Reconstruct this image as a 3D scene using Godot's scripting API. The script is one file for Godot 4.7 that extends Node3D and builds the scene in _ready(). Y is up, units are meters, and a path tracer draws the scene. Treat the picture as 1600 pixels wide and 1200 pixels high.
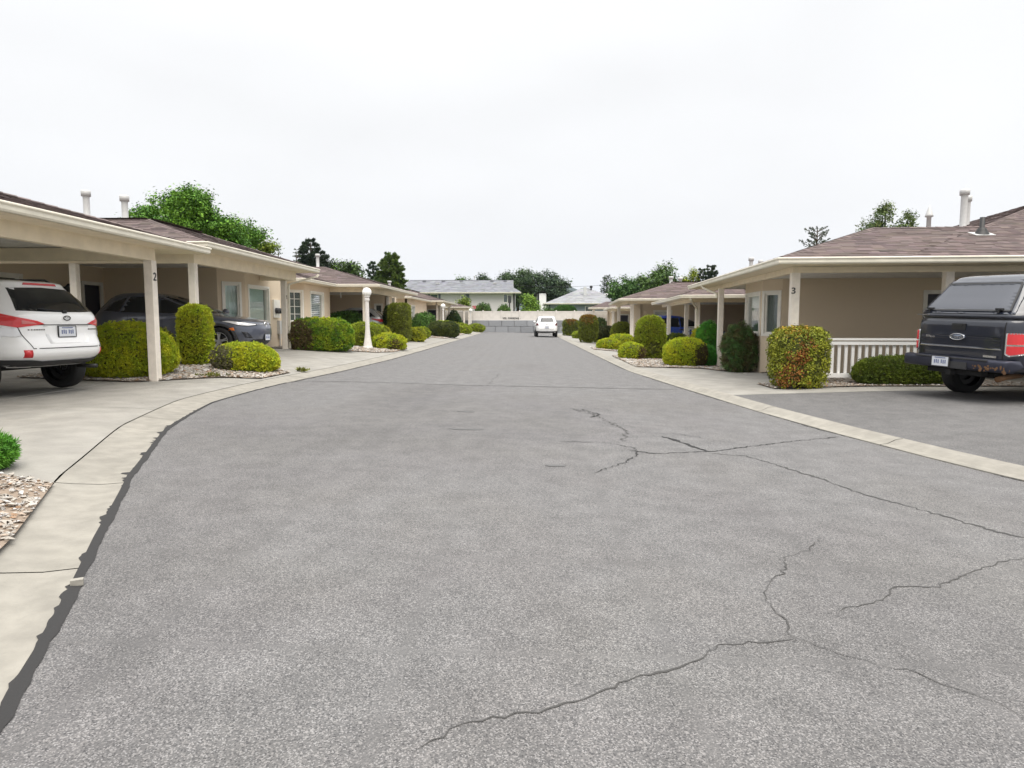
extends Node3D

var rng := RandomNumberGenerator.new()
var taken := {}
var M := {}
var bump := FastNoiseLite.new()
var EL: Array[Vector2] = [Vector2(.6, 4), Vector2(-.9, 0), Vector2(-1.74, -2.13), Vector2(-1.96, -2.61), Vector2(-2.57, -3.95), Vector2(-3.26, -5.47), Vector2(-4.18, -7.83), Vector2(-4.74, -10.2), Vector2(-4.8, -12), Vector2(-4.75, -13.62), Vector2(-4.49, -17.05), Vector2(-4.3, -22), Vector2(-4.24, -28.4), Vector2(-4.25, -76)]
var ER: Array[Vector2] = [Vector2(9, 4), Vector2(6.6, -1), Vector2(5.2, -4), Vector2(4.5, -6.12), Vector2(4.25, -7.05), Vector2(3.93, -8.7), Vector2(3.64, -10.74), Vector2(3.43, -13.02), Vector2(3.27, -14.48), Vector2(2.9, -19), Vector2(2.86, -30), Vector2(2.86, -76)]


# ---------------------------------------------------------------- naming
func numbered(called: String, parent: Node) -> String:
	var key := str(parent.get_instance_id()) + called
	var n: int = taken.get(key, 0)
	taken[key] = n + 1
	return called if n == 0 else "%s_%03d" % [called, n]


func put(o: Node3D, called: String, parent: Node) -> Node3D:
	o.name = numbered(called, parent)
	parent.add_child(o, true)
	return o


func tag(o: Node3D, label: String, category: String, group := "") -> Node3D:
	o.set_meta("label", label)
	o.set_meta("category", category)
	if group != "":
		o.set_meta("group", group)
	return o


func thing(called: String, label: String, category: String, at: Vector3, turn := 0.0, group := "") -> Node3D:
	var o := Node3D.new()
	put(o, called, self)
	o.position = at
	o.rotation.y = turn
	return tag(o, label, category, group)


func kind(o: Node, k: String) -> Node:
	o.set_meta("kind", k)
	return o


# ---------------------------------------------------------------- mesh helpers
func tool(flat := true) -> SurfaceTool:
	var s := SurfaceTool.new()
	s.begin(Mesh.PRIMITIVE_TRIANGLES)
	s.set_smooth_group(-1 if flat else 0)
	return s


func done(s: SurfaceTool) -> ArrayMesh:
	s.generate_normals()
	return s.commit()


func part(called: String, s, m: Material, parent: Node = self, at := Vector3.ZERO) -> MeshInstance3D:
	var o := MeshInstance3D.new()
	o.mesh = done(s) if s is SurfaceTool else s
	o.material_override = m
	o.position = at
	put(o, called, parent)
	return o


# corners counter-clockwise seen from outside
func quad(s: SurfaceTool, a: Vector3, b: Vector3, c: Vector3, d: Vector3) -> void:
	s.add_vertex(a); s.add_vertex(c); s.add_vertex(b)
	s.add_vertex(a); s.add_vertex(d); s.add_vertex(c)


func tri(s: SurfaceTool, a: Vector3, b: Vector3, c: Vector3) -> void:
	s.add_vertex(a); s.add_vertex(c); s.add_vertex(b)


# a box given by its middle, half sizes along three axes
func obox(s: SurfaceTool, c: Vector3, x: Vector3, y: Vector3, z: Vector3) -> void:
	if x.cross(y).dot(z) < 0:
		z = -z
	quad(s, c + x - y - z, c + x + y - z, c + x + y + z, c + x - y + z)
	quad(s, c - x - y + z, c - x + y + z, c - x + y - z, c - x - y - z)
	quad(s, c - x + y + z, c + x + y + z, c + x + y - z, c - x + y - z)
	quad(s, c - x - y - z, c + x - y - z, c + x - y + z, c - x - y + z)
	quad(s, c - x - y + z, c + x - y + z, c + x + y + z, c - x + y + z)
	quad(s, c + x - y - z, c - x - y - z, c - x + y - z, c + x + y - z)


func box(s: SurfaceTool, c: Vector3, size: Vector3) -> void:
	obox(s, c, Vector3(size.x / 2, 0, 0), Vector3(0, size.y / 2, 0), Vector3(0, 0, size.z / 2))


# chamfered upright box (square post and the like)
func post_shape(s: SurfaceTool, c: Vector3, w: float, d: float, y0: float, y1: float, ch := 0.012) -> void:
	var p: Array[Vector2] = [Vector2(w / 2 - ch, d / 2), Vector2(w / 2, d / 2 - ch), Vector2(w / 2, -d / 2 + ch), Vector2(w / 2 - ch, -d / 2), Vector2(-w / 2 + ch, -d / 2), Vector2(-w / 2, -d / 2 + ch), Vector2(-w / 2, d / 2 - ch), Vector2(-w / 2 + ch, d / 2)]
	for i in 8:
		var a := p[i]
		var b := p[(i + 1) % 8]
		quad(s, c + Vector3(b.x, y0, b.y), c + Vector3(b.x, y1, b.y), c + Vector3(a.x, y1, a.y), c + Vector3(a.x, y0, a.y))
		tri(s, c + Vector3(a.x, y1, a.y), c + Vector3(b.x, y1, b.y), c + Vector3(0, y1, 0))


# a bar of height h and width w from p to q (its middle line)
func bar(s: SurfaceTool, p: Vector3, q: Vector3, w: float, h: float) -> void:
	var l := (q - p) / 2
	var side := l.normalized().cross(Vector3.UP)
	if side.length() < .01:
		side = Vector3.RIGHT
	side = side.normalized()
	var up := side.cross(l.normalized()).normalized()
	obox(s, (p + q) / 2, l, up * h / 2, side * w / 2)


func tube(s: SurfaceTool, pts: PackedVector3Array, r: float, seg := 8) -> void:
	var last: Array[Vector3] = []
	var x := Vector3.ZERO
	for i in pts.size():
		var t := (pts[mini(i + 1, pts.size() - 1)] - pts[maxi(i - 1, 0)]).normalized()
		if i == 0:
			x = t.cross(Vector3(.31, .87, .12)).normalized()
		x = (x - t * x.dot(t)).normalized()
		var y := t.cross(x)
		var ring: Array[Vector3] = []
		for k in seg:
			var a := TAU * k / seg
			ring.append(pts[i] + (x * cos(a) + y * sin(a)) * r)
		for k in (seg if i else 0):
			var n := (k + 1) % seg
			quad(s, last[k], last[n], ring[n], ring[k])
		if i == 0 or i == pts.size() - 1:
			for k in seg:
				var n := (k + 1) % seg
				if i == 0:
					tri(s, pts[i], ring[n], ring[k])
				else:
					tri(s, pts[i], ring[k], ring[n])
		last = ring


# profile of (radius, height) turned about the axis from `at` along `up`
func lathe(s: SurfaceTool, at: Vector3, up: Vector3, prof: PackedVector2Array, seg := 24) -> void:
	var x := up.cross(Vector3(.3, .2, .9)).normalized()
	var y := up.cross(x)
	for i in prof.size() - 1:
		for k in seg:
			var a := TAU * k / seg
			var b := TAU * (k + 1) / seg
			var da := x * cos(a) + y * sin(a)
			var db := x * cos(b) + y * sin(b)
			var p0 := at + da * prof[i].x + up * prof[i].y
			var p1 := at + db * prof[i].x + up * prof[i].y
			var q0 := at + da * prof[i + 1].x + up * prof[i + 1].y
			var q1 := at + db * prof[i + 1].x + up * prof[i + 1].y
			quad(s, p0, p1, q1, q0)


func text_part(called: String, words: String, height: float, m: Material, parent: Node, at: Vector3, turn := Vector3.ZERO, font := "Droid Sans", bold := true, depth := 0.006) -> MeshInstance3D:
	var t := TextMesh.new()
	var f := SystemFont.new()
	f.font_names = PackedStringArray([font])
	f.font_weight = 700 if bold else 400
	t.font = f
	t.text = words
	t.font_size = 64
	t.pixel_size = height / 46.0
	t.depth = depth
	var o := MeshInstance3D.new()
	o.mesh = t
	o.material_override = m
	o.position = at
	o.rotation_degrees = turn
	put(o, called, parent)
	return o


func lin(r: float, g: float, b: float) -> Color:
	return Color(r, g, b).linear_to_srgb()


func mat(c: Color, rough := .8, metal := 0.0) -> StandardMaterial3D:
	var m := StandardMaterial3D.new()
	m.albedo_color = c.linear_to_srgb()
	m.roughness = rough
	m.metallic = metal
	return m


func noise_tex(freq: float, lo: float, hi: float, octaves := 4, size := 512, seed_ := 1, cellular := false, normal := 0.0) -> NoiseTexture2D:
	var n := FastNoiseLite.new()
	n.seed = seed_
	n.frequency = freq
	if cellular:
		n.noise_type = FastNoiseLite.TYPE_CELLULAR
		n.cellular_return_type = FastNoiseLite.RETURN_CELL_VALUE
		n.fractal_type = FastNoiseLite.FRACTAL_NONE
	else:
		n.noise_type = FastNoiseLite.TYPE_SIMPLEX_SMOOTH
		n.fractal_octaves = octaves
	var t := NoiseTexture2D.new()
	t.width = size
	t.height = size
	t.seamless = true
	t.noise = n
	if normal > 0:
		t.as_normal_map = true
		t.bump_strength = normal
	else:
		var g := Gradient.new()
		g.set_color(0, Color(lo, lo, lo))
		g.set_color(1, Color(hi, hi, hi))
		t.color_ramp = g
	return t


func textured(m: StandardMaterial3D, t: Texture2D, scale: float, nrm: Texture2D = null, strength := 1.0) -> StandardMaterial3D:
	m.albedo_texture = t
	m.uv1_triplanar = true
	m.uv1_world_triplanar = true
	m.uv1_scale = Vector3.ONE * scale
	if nrm:
		m.normal_enabled = true
		m.normal_texture = nrm
		m.normal_scale = strength
	return m


# ---------------------------------------------------------------- the lie of the land
func edge(list: Array[Vector2], z: float) -> float:
	for i in list.size() - 1:
		if z <= list[i].y and z >= list[i + 1].y:
			var p := list[maxi(i - 1, 0)]
			var q := list[mini(i + 2, list.size() - 1)]
			var t := (z - list[i].y) / (list[i + 1].y - list[i].y)
			return lerpf(lerpf(list[i].x, list[i + 1].x, t), cubic_interpolate(list[i].x, list[i + 1].x, p.x, q.x, t), .35)
	return list[0].x if z > list[0].y else list[-1].x


func ground_y(x: float, z: float) -> float:
	var l := edge(EL, z)
	var r := edge(ER, z)
	if x < l:
		var cap := .19 + .21 * smoothstep(-12.0, -17.0, z)
		return minf(cap, -.021 * l + .02 + .085 * (l - x))
	if x > r:
		var d := x - r
		var near := smoothstep(-20.0, -13.0, z)
		var far := smoothstep(-22.0, -32.0, z)
		return -.021 * r + .02 + near * minf(.03 * d, .1) - far * minf(.06 * d, .2) - (1 - near) * .02 * minf(d, 3)
	return -.021 * x


func on_ground(x: float, z: float) -> Vector3:
	return Vector3(x, ground_y(x, z), z)


func _ready() -> void:
	rng.seed = 20240611
	bump.seed = 7
	bump.frequency = 1.0
	# camera
	var cam := Camera3D.new()
	add_child(cam)
	cam.position = Vector3(0, 1.35, 0)
	cam.rotation_degrees = Vector3(-5.3275, 1.0157, 0)
	cam.fov = 58.70
	cam.near = .05
	cam.far = 6000
	cam.current = true
	# overcast sky
	var we := WorldEnvironment.new()
	var env := Environment.new()
	env.background_mode = Environment.BG_SKY
	var sky := Sky.new()
	sky.sky_material = overcast()
	env.sky = sky
	env.tonemap_mode = Environment.TONE_MAPPER_LINEAR
	env.tonemap_exposure = 2.05
	env.sdfgi_enabled = true
	env.ssao_enabled = true
	env.ssil_enabled = true
	# the thin air that pales the far hill
	env.fog_enabled = true
	env.fog_density = .00009
	env.fog_light_color = Color(.86, .91, 1.0)
	we.environment = env
	add_child(we)
	# the veiled sun
	var sun := DirectionalLight3D.new()
	sun.light_energy = .5
	sun.light_color = Color(1, .97, .92)
	sun.light_angular_distance = 50
	sun.shadow_enabled = true
	sun.rotation_degrees = Vector3(-62, 24, 0)
	add_child(sun)
	make_materials()
	make_ground()
	make_left_houses()
	make_right_houses()
	make_far_end()
	make_vehicles()
	make_lamps()
	make_bushes()
	make_trees()
	make_small_things()


func overcast() -> PanoramaSkyMaterial:
	var w := 512
	var h := 256
	var im := Image.create(w, h, false, Image.FORMAT_RGBF)
	var n := FastNoiseLite.new()
	n.seed = 5
	n.frequency = 1.6
	n.fractal_octaves = 4
	for j in h:
		var el := PI / 2 - PI * (j + .5) / h
		for i in w:
			var az := TAU * (i + .5) / w
			var d := Vector3(cos(el) * cos(az), sin(el), cos(el) * sin(az))
			var up := maxf(d.y, 0)
			var v := .475 + 1.2 * up * up * up * up + .01 * up
			if d.y > 0:
				var q := Vector3(d.x, d.y * 3.2, d.z) * 1.1
				v *= 1 + .075 * n.get_noise_3dv(q) * smoothstep(.02, .15, up)
			im.set_pixel(i, j, Color(v * .985, v * .995, v * 1.01) if d.y > 0 else Color(.3, .3, .29))
	var m := PanoramaSkyMaterial.new()
	m.panorama = ImageTexture.create_from_image(im)
	return m


func make_materials() -> void:
	var fine := noise_tex(.09, .86, 1.0, 4, 512, 3)
	var mid := noise_tex(.012, .93, 1.0, 5, 512, 4)
	var fine_n := noise_tex(.12, 0, 1, 3, 512, 9, false, 3.0)
	M.stucco = textured(mat(Color(.83, .69, .52), .92), fine, 1.0, fine_n, .5)
	M.trim = textured(mat(Color(.87, .84, .77), .6), mid, .6)
	M.gutter = textured(mat(Color(.79, .74, .62), .45), mid, .5)
	M.soffit = textured(mat(Color(.84, .735, .56), .7), mid, .5)
	M.ceiling = textured(mat(Color(.82, .80, .75), .85), mid, .4)
	M.post = textured(mat(Color(.86, .79, .70), .6), mid, .9)
	M.white = mat(Color(.88, .87, .85), .5)
	M.flue = textured(mat(Color(.62, .62, .61), .5, .1), mid, 1.5)
	M.shingle = mat(Color(1, 1, 1), .95)
	M.shingle.vertex_color_use_as_albedo = true
	M.deck = mat(Color(.07, .05, .048), .95)
	M.concrete = textured(mat(Color(.345, .33, .30), .9), noise_tex(.008, .86, 1.0, 6, 1024, 12), .22, fine_n, .25)
	M.concrete.vertex_color_use_as_albedo = true
	M.kerb = textured(mat(Color(.35, .33, .29), .9), noise_tex(.01, .84, 1.0, 6, 1024, 13), .4, fine_n, .3)
	M.kerb.vertex_color_use_as_albedo = true
	# asphalt: bound stone chips
	var chips := noise_tex(.22, 0, 1, 1, 1024, 21, true)
	var g := Gradient.new()
	g.offsets = PackedFloat32Array([0, .18, .45, .72, .86, 1])
	g.colors = PackedColorArray([Color(.47, .47, .48), Color(.66, .66, .66), Color(.71, .71, .71), Color(.76, .755, .75), Color(.94, .93, .92), Color(1, 1, 1)])
	chips.color_ramp = g
	M.asphalt = textured(mat(Color(.318, .312, .312), .85), chips, .92, noise_tex(.22, 0, 1, 2, 1024, 22, false, 4.0), .4)
	M.asphalt.detail_enabled = true
	M.asphalt.detail_blend_mode = BaseMaterial3D.BLEND_MODE_MUL
	M.asphalt.detail_albedo = noise_tex(.02, .86, 1.0, 6, 1024, 41)
	M.asphalt.detail_uv_layer = BaseMaterial3D.DETAIL_UV_2
	M.asphalt.uv2_triplanar = true
	M.asphalt.uv2_world_triplanar = true
	M.asphalt.uv2_scale = Vector3.ONE * .13
	M.asphalt.vertex_color_use_as_albedo = true
	M.tar = textured(mat(Color(.032, .031, .031), .92), fine, 2.0)
	M.crack = mat(Color(.062, .06, .058), .95)
	M.joint = mat(Color(.13, .125, .12), .95)
	M.oil = mat(Color(.10, .098, .096), .6)
	M.soil = textured(mat(Color(.30, .235, .18), .98), fine, 2.0)
	M.grass = textured(mat(Color(.07, .10, .03), .98), fine, 1.0)
	M.stone = mat(Color(1, 1, 1), .9)
	M.stone.vertex_color_use_as_albedo = true
	M.leaf = mat(Color(1, 1, 1), .75)
	M.leaf.vertex_color_use_as_albedo = true
	M.leaf.backlight = Color(.35, .4, .12)
	M.twig = textured(mat(Color(.085, .095, .02), .95), fine, 4.0)
	M.bark = textured(mat(Color(.10, .075, .055), .95), fine, 2.0)
	M.pane = mat(Color(.30, .42, .40), .03)
	M.pane.transparency = BaseMaterial3D.TRANSPARENCY_ALPHA
	M.pane.albedo_color.a = .14
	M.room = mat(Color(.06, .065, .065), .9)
	M.curtain = mat(Color(.66, .80, .75), .9)
	M.blind = mat(Color(.82, .84, .86), .7)
	M.door = mat(Color(.025, .025, .04), .5)
	M.black = mat(Color(.015, .015, .016), .6)
	M.iron = mat(Color(.03, .03, .03), .5, .3)
	M.number = mat(Color(.02, .02, .02), .5)
	M.globe = mat(Color(.85, .85, .83), .25)
	M.lamp_post = textured(mat(Color(.72, .69, .66), .55), mid, 2.0)
	M.block = textured(mat(Color(.17, .175, .185), .95), fine, .7, fine_n, .8)
	M.fence = textured(mat(Color(.70, .66, .61), .75), mid, .3)
	M.far_wall = textured(mat(Color(.74, .71, .70), .9), fine, .3)
	M.grey_shingle = mat(Color(1, 1, 1), .95)
	M.grey_shingle.vertex_color_use_as_albedo = true
	M.blue_wall = textured(mat(Color(.33, .37, .40), .9), fine, .3)
	M.tyre = textured(mat(Color(.018, .018, .018), .85), fine, 3.0)
	M.rim = mat(Color(.55, .55, .56), .3, .7)
	M.glass = mat(Color(.012, .014, .016), .06)
	M.plastic = mat(Color(.035, .035, .037), .65)
	M.under = mat(Color(.012, .012, .012), .9)
	M.red_lens = mat(Color(.62, .018, .025), .12)
	M.red_lens.clearcoat_enabled = true
	M.pink_lens = mat(Color(.62, .20, .20), .12)
	M.clear_lens = mat(Color(.72, .72, .74), .1, .2)
	M.amber = mat(Color(.65, .16, .02), .2)
	M.chrome = mat(Color(.6, .6, .61), .15, .9)
	M.plate = mat(Color(.66, .68, .72), .4)
	M.plate_ink = mat(Color(.16, .19, .32), .5)
	M.paint_white = paint(Color(.86, .86, .865), 0.0)
	M.paint_grey = paint(Color(.085, .095, .13), .35)
	M.paint_navy = paint(Color(.009, .012, .024), .1)
	M.paint_blue = paint(Color(.02, .07, .42), .3)
	M.paint_silver = paint(Color(.50, .51, .53), .5)
	M.rust = mat(Color(.16, .085, .04), .8, .2)


func paint(c: Color, metal: float) -> StandardMaterial3D:
	var m := mat(c, .32, metal)
	m.clearcoat_enabled = true
	m.clearcoat = 1.0
	m.clearcoat_roughness = .05
	return m


# ---------------------------------------------------------------- ground, road, kerbs, paving
# points along an edge: [place, outward] pairs
func edge_path(list: Array[Vector2], outward: float, z0: float, z1: float) -> Array:
	var out := []
	var z := z0
	while z > z1:
		var e := .02
		var t := Vector3(edge(list, z - e) - edge(list, z + e), 0, -2 * e).normalized()
		var n := Vector3(-t.z, 0, t.x) if outward > 0 else Vector3(t.z, 0, -t.x)
		out.append([Vector3(edge(list, z), 0, z), n])
		z -= clampf(.25 + absf(z) * .012, .25, 1.0)
	return out


# a draped strip with one row of corners per path point; offs are distances outward, ys heights above the lie of the road edge
func strip(s: SurfaceTool, path: Array, offs: Array, ys: Array, from: int, to: int, tone: Callable) -> void:
	for i in range(from, to):
		for k in offs.size() - 1:
			var c := []
			for p in [[i, k], [i + 1, k], [i + 1, k + 1], [i, k + 1]]:
				var at: Vector3 = path[p[0]][0] + path[p[0]][1] * offs[p[1]]
				var base: float = -.021 * path[p[0]][0].x
				at.y = base + ys[p[1]]
				c.append(at)
			if (c[1] - c[0]).cross(c[3] - c[0]).y < 0:
				c = [c[0], c[3], c[2], c[1]]
			for v in [c[0], c[2], c[1], c[0], c[3], c[2]]:
				var t: float = tone.call(v)
				s.set_color(Color(t, t * .995, t * .985))
				s.add_vertex(v)


func dirt(v: Vector3) -> float:
	var a := bump.get_noise_3d(v.x * .35, 0, v.z * .35)
	var b := bump.get_noise_3d(v.x * 1.4 + 40, 3, v.z * .9)
	var c := bump.get_noise_3d(v.x * .5 + 70, 2, v.z * 2.6)
	return clampf(.95 + .14 * a + .10 * b - .12 * maxf(0, c - .15), .65, 1.08)


# wear along the road: paler wheel tracks, browner and darker patches; grazing sheen painted pale far off
func wear_and_sheen(v: Vector3) -> float:
	var lane_and_sheen := .04 * cos((v.x + .7) * 2.2) * smoothstep(-6.0, -14.0, v.z)
	lane_and_sheen += .11 * (1 - smoothstep(-14.05, -13.95, v.z))  # grazing sheen painted into the colour beyond the joint line
	return clampf(.97 + lane_and_sheen + .22 * bump.get_noise_3d(v.x * .30 + 9, 5, v.z * .16) + .13 * bump.get_noise_3d(v.x * 1.0, 8, v.z * .6) - .10 * exp(-pow((v.x + 2.2) / .8, 2)) * smoothstep(-1.0, -3.0, v.z) * (1 - smoothstep(-7.0, -12.0, v.z)), .68, 1.16)


func make_ground() -> void:
	# the land all round
	var s := tool()
	for a in [[-600.0, 600.0, 60.0, -75.7, -.62], [-1500.0, 1500.0, -75.7, -1500.0, 1.25]]:
		quad(s, Vector3(a[0], a[4], a[2]), Vector3(a[1], a[4], a[2]), Vector3(a[1], a[4], a[3]), Vector3(a[0], a[4], a[3]))
	kind(part("ground", s, M.grass), "structure")
	# road
	s = tool(false)
	var zs: Array[float] = []
	var z := 4.0
	while z > -75.4:
		zs.append(z)
		z -= clampf(.3 + absf(z) * .015, .3, 1.2)
	zs.append(-75.6)
	var nx := 20
	for j in zs.size() - 1:
		for i in nx:
			var c := []
			for p in [[i, j], [i + 1, j], [i + 1, j + 1], [i, j + 1]]:
				var zz: float = zs[p[1]]
				var l := edge(EL, zz)
				var r := edge(ER, zz)
				var x := lerpf(l, r, float(p[0]) / nx)
				c.append(Vector3(x, -.021 * x, zz))
			for v in [c[0], c[2], c[1], c[0], c[3], c[2]]:
				var t := wear_and_sheen(v)
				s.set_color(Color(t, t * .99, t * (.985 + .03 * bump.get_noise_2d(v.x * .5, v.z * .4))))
				s.add_vertex(v)
	var road := part("road", s, M.asphalt)
	kind(road, "structure")
	road_marks(road)
	# kerbs: dished concrete, poured in lengths
	var lp := edge_path(EL, -1, 3.6, -74)
	var rp := edge_path(ER, 1, 3.6, -74)
	var kl := Node3D.new()
	kind(put(kl, "left_kerb", self), "structure")
	kerb(kl, lp, [0.0, .005, .16, .33, .46, .475], [-.04, .010, .012, .034, .056, .035], [-3.3, -5.1, -8.3, -11.5, -14.4, -18.0, -22, -26, -31, -37, -44, -52, -60])
	var kr := Node3D.new()
	kind(put(kr, "right_kerb", self), "structure")
	kerb(kr, rp, [0.0, .006, .10, .20, .30, .36, .37], [-.04, .012, .02, .06, .075, .06, -.05], [-5.3, -7.6, -10.4, -13.3, -16.5, -20, -24, -29, -35, -42, -50, -60])
	# paving behind the kerbs
	var pl := Node3D.new()
	kind(put(pl, "left_driveway", self), "structure")
	paving(pl, lp, .470, -1, 17.0, [3.6, -4.95, -9.0, -12.6, -16.6, -23, -31.5, -43, -57, -74], M.concrete, "concrete_slab")
	var pr := Node3D.new()
	kind(put(pr, "right_driveway", self), "structure")
	paving(pr, rp, .385, 1, 17.0, [-12.75, -13.5, -20.3, -27.5, -38, -52, -74], M.concrete, "concrete_slab")
	var lot := Node3D.new()
	kind(put(lot, "parking_lot", self), "structure")
	paving(lot, rp, .375, 1, 22.0, [3.6, -12.74], M.asphalt, "asphalt_sheet")
	# gravel beds
	gravel_bed("gravel_bed_by_the_near_kerb", [Vector2(-1.2, 1.0), Vector2(-2.17, -2.0), Vector2(-2.90, -3.73), Vector2(-3.50, -4.93), Vector2(-6.5, -5.75), Vector2(-6.5, 1.0)], 19000, .018, .045)
	gravel_bed("gravel_bed_under_the_clipped_column_shrub", [Vector2(-7.3, -12.55), Vector2(-5.32, -13.65), Vector2(-5.25, -15.2), Vector2(-6.2, -16.2), Vector2(-9, -16.2), Vector2(-10, -13.2)], 8840, .03, .07)
	gravel_bed("gravel_bed_at_the_lamp_post", [Vector2(-8.6, -22.7), Vector2(-5.3, -24.2), Vector2(-4.85, -25.5), Vector2(-4.85, -28.2), Vector2(-6, -33.6), Vector2(-8.6, -31.4)], 7800, .035, .08)
	gravel_bed("gravel_bed_far_along_the_left_kerb", [Vector2(-5, -43.5), Vector2(-5, -58), Vector2(-8, -58), Vector2(-8, -43.5)], 3120, .05, .1)
	gravel_bed("gravel_bed_under_the_right_hand_mounds", [Vector2(3.35, -20.5), Vector2(5.3, -20.4), Vector2(5.6, -19.5), Vector2(6.6, -19.5), Vector2(7.4, -20.9), Vector2(7.8, -28.5), Vector2(3.5, -27.3)], 10920, .03, .07)
	gravel_bed("gravel_bed_below_the_white_railing", [Vector2(4.95, -13.56), Vector2(10.2, -13.56), Vector2(10.2, -16.9), Vector2(6.6, -16.9), Vector2(6.3, -14.5), Vector2(4.95, -14.6)], 6240, .02, .05)
	gravel_bed("gravel_bed_far_along_the_right_kerb", [Vector2(3.4, -33.6), Vector2(6.5, -33.6), Vector2(6.8, -37.5), Vector2(3.5, -36.3)], 2340, .04, .08)


func kerb(parent: Node3D, path: Array, offs: Array, ys: Array, cuts: Array) -> void:
	var from := 0
	for n in cuts.size() + 1:
		var to := path.size() - 1
		if n < cuts.size():
			for i in path.size():
				if path[i][0].z < cuts[n]:
					to = i
					break
		var seg := path.slice(from, to + 1).duplicate(true)
		# a joint a centimetre wide at the far end
		var a: Vector3 = seg[-2][0]
		var b: Vector3 = seg[-1][0]
		seg[-1][0] = b - (b - a).normalized() * .014
		var s := tool()
		strip(s, seg, offs, ys, 0, seg.size() - 1, func(v: Vector3) -> float: return dirt(v * 1.7))
		part("kerb_length", s, M.kerb, parent)
		from = to
		if from >= path.size() - 2:
			break
	var s2 := tool()
	strip(s2, path, [.0, offs[-1]], [-.035, -.02], 0, path.size() - 1, func(_v: Vector3) -> float: return .5)
	part("joint_bed", s2, M.joint, parent)


func paving(parent: Node3D, path: Array, back: float, side: float, reach: float, cuts: Array, m: Material, called: String) -> void:
	var step := [0.0, .25, .6, 1.0, 1.5, 2.0, 2.6, 3.3, 4.2, 5.5, 7.5, 10.0, reach]
	for n in cuts.size() - 1:
		var rows := [cuts[n] - .006]
		for p in path:
			if p[0].z < cuts[n] - .12 and p[0].z > cuts[n + 1] + .12:
				rows.append(p[0].z)
		rows.append(cuts[n + 1] + .006)
		var s := tool(false)
		var list := EL if side < 0 else ER
		for j in rows.size() - 1:
			for k in step.size() - 1:
				var c := []
				for q in [[j, k], [j + 1, k], [j + 1, k + 1], [j, k + 1]]:
					var z: float = rows[q[0]]
					var slope := (edge(list, z - .05) - edge(list, z + .05)) / .1
					var x: float = edge(list, z) + side * (back * sqrt(1 + slope * slope) + step[q[1]])
					c.append(Vector3(x, ground_y(x, z), z))
				if side < 0:
					c = [c[0], c[3], c[2], c[1]]
				for v in [c[0], c[2], c[1], c[0], c[3], c[2]]:
					var t := dirt(v) * (1.0 if m == M.concrete else .88)
					s.set_color(Color(t, t * .995, t * .985))
					s.add_vertex(v)
		part(called, s, m, parent)
	# what shows in the joints
	var b := tool()
	for n in range(1, cuts.size() - 1):
		for k in step.size() - 1:
			var list2 := EL if side < 0 else ER
			var x0: float = edge(list2, cuts[n]) + side * (back + step[k])
			var x1: float = edge(list2, cuts[n]) + side * (back + step[k + 1])
			var z0: float = cuts[n] + .012
			var z1: float = cuts[n] - .012
			var p := [Vector3(x0, ground_y(x0, z0) - .012, z0), Vector3(x1, ground_y(x1, z0) - .012, z0), Vector3(x1, ground_y(x1, z1) - .012, z1), Vector3(x0, ground_y(x0, z1) - .012, z1)]
			if side < 0:
				p = [p[0], p[3], p[2], p[1]]
			quad(b, p[0], p[1], p[2], p[3])
	if cuts.size() > 2:
		part("joint", b, M.crack, parent)


func stone_shape(seed_: int) -> ArrayMesh:
	var r := RandomNumberGenerator.new()
	r.seed = seed_
	var s := tool()
	var dirs: Array[Vector3] = []
	for v in [Vector3(1, 0, 0), Vector3(0, 0, 1), Vector3(-1, 0, 0), Vector3(0, 0, -1)]:
		dirs.append((v + Vector3(r.randf_range(-.3, .3), r.randf_range(-.1, .2), r.randf_range(-.3, .3))) * r.randf_range(.8, 1.2))
	var top := Vector3(r.randf_range(-.3, .3), .55, r.randf_range(-.3, .3))
	var top2 := Vector3(r.randf_range(-.6, .0), .5, r.randf_range(-.4, .4))
	for i in 4:
		var a := dirs[i]
		var b := dirs[(i + 1) % 4]
		tri(s, b, a, top if i % 2 else top2)
		tri(s, a, b, Vector3(0, -.4, 0))
	tri(s, dirs[0], top2, top)
	tri(s, top2, dirs[2], top)
	return done(s)


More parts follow.
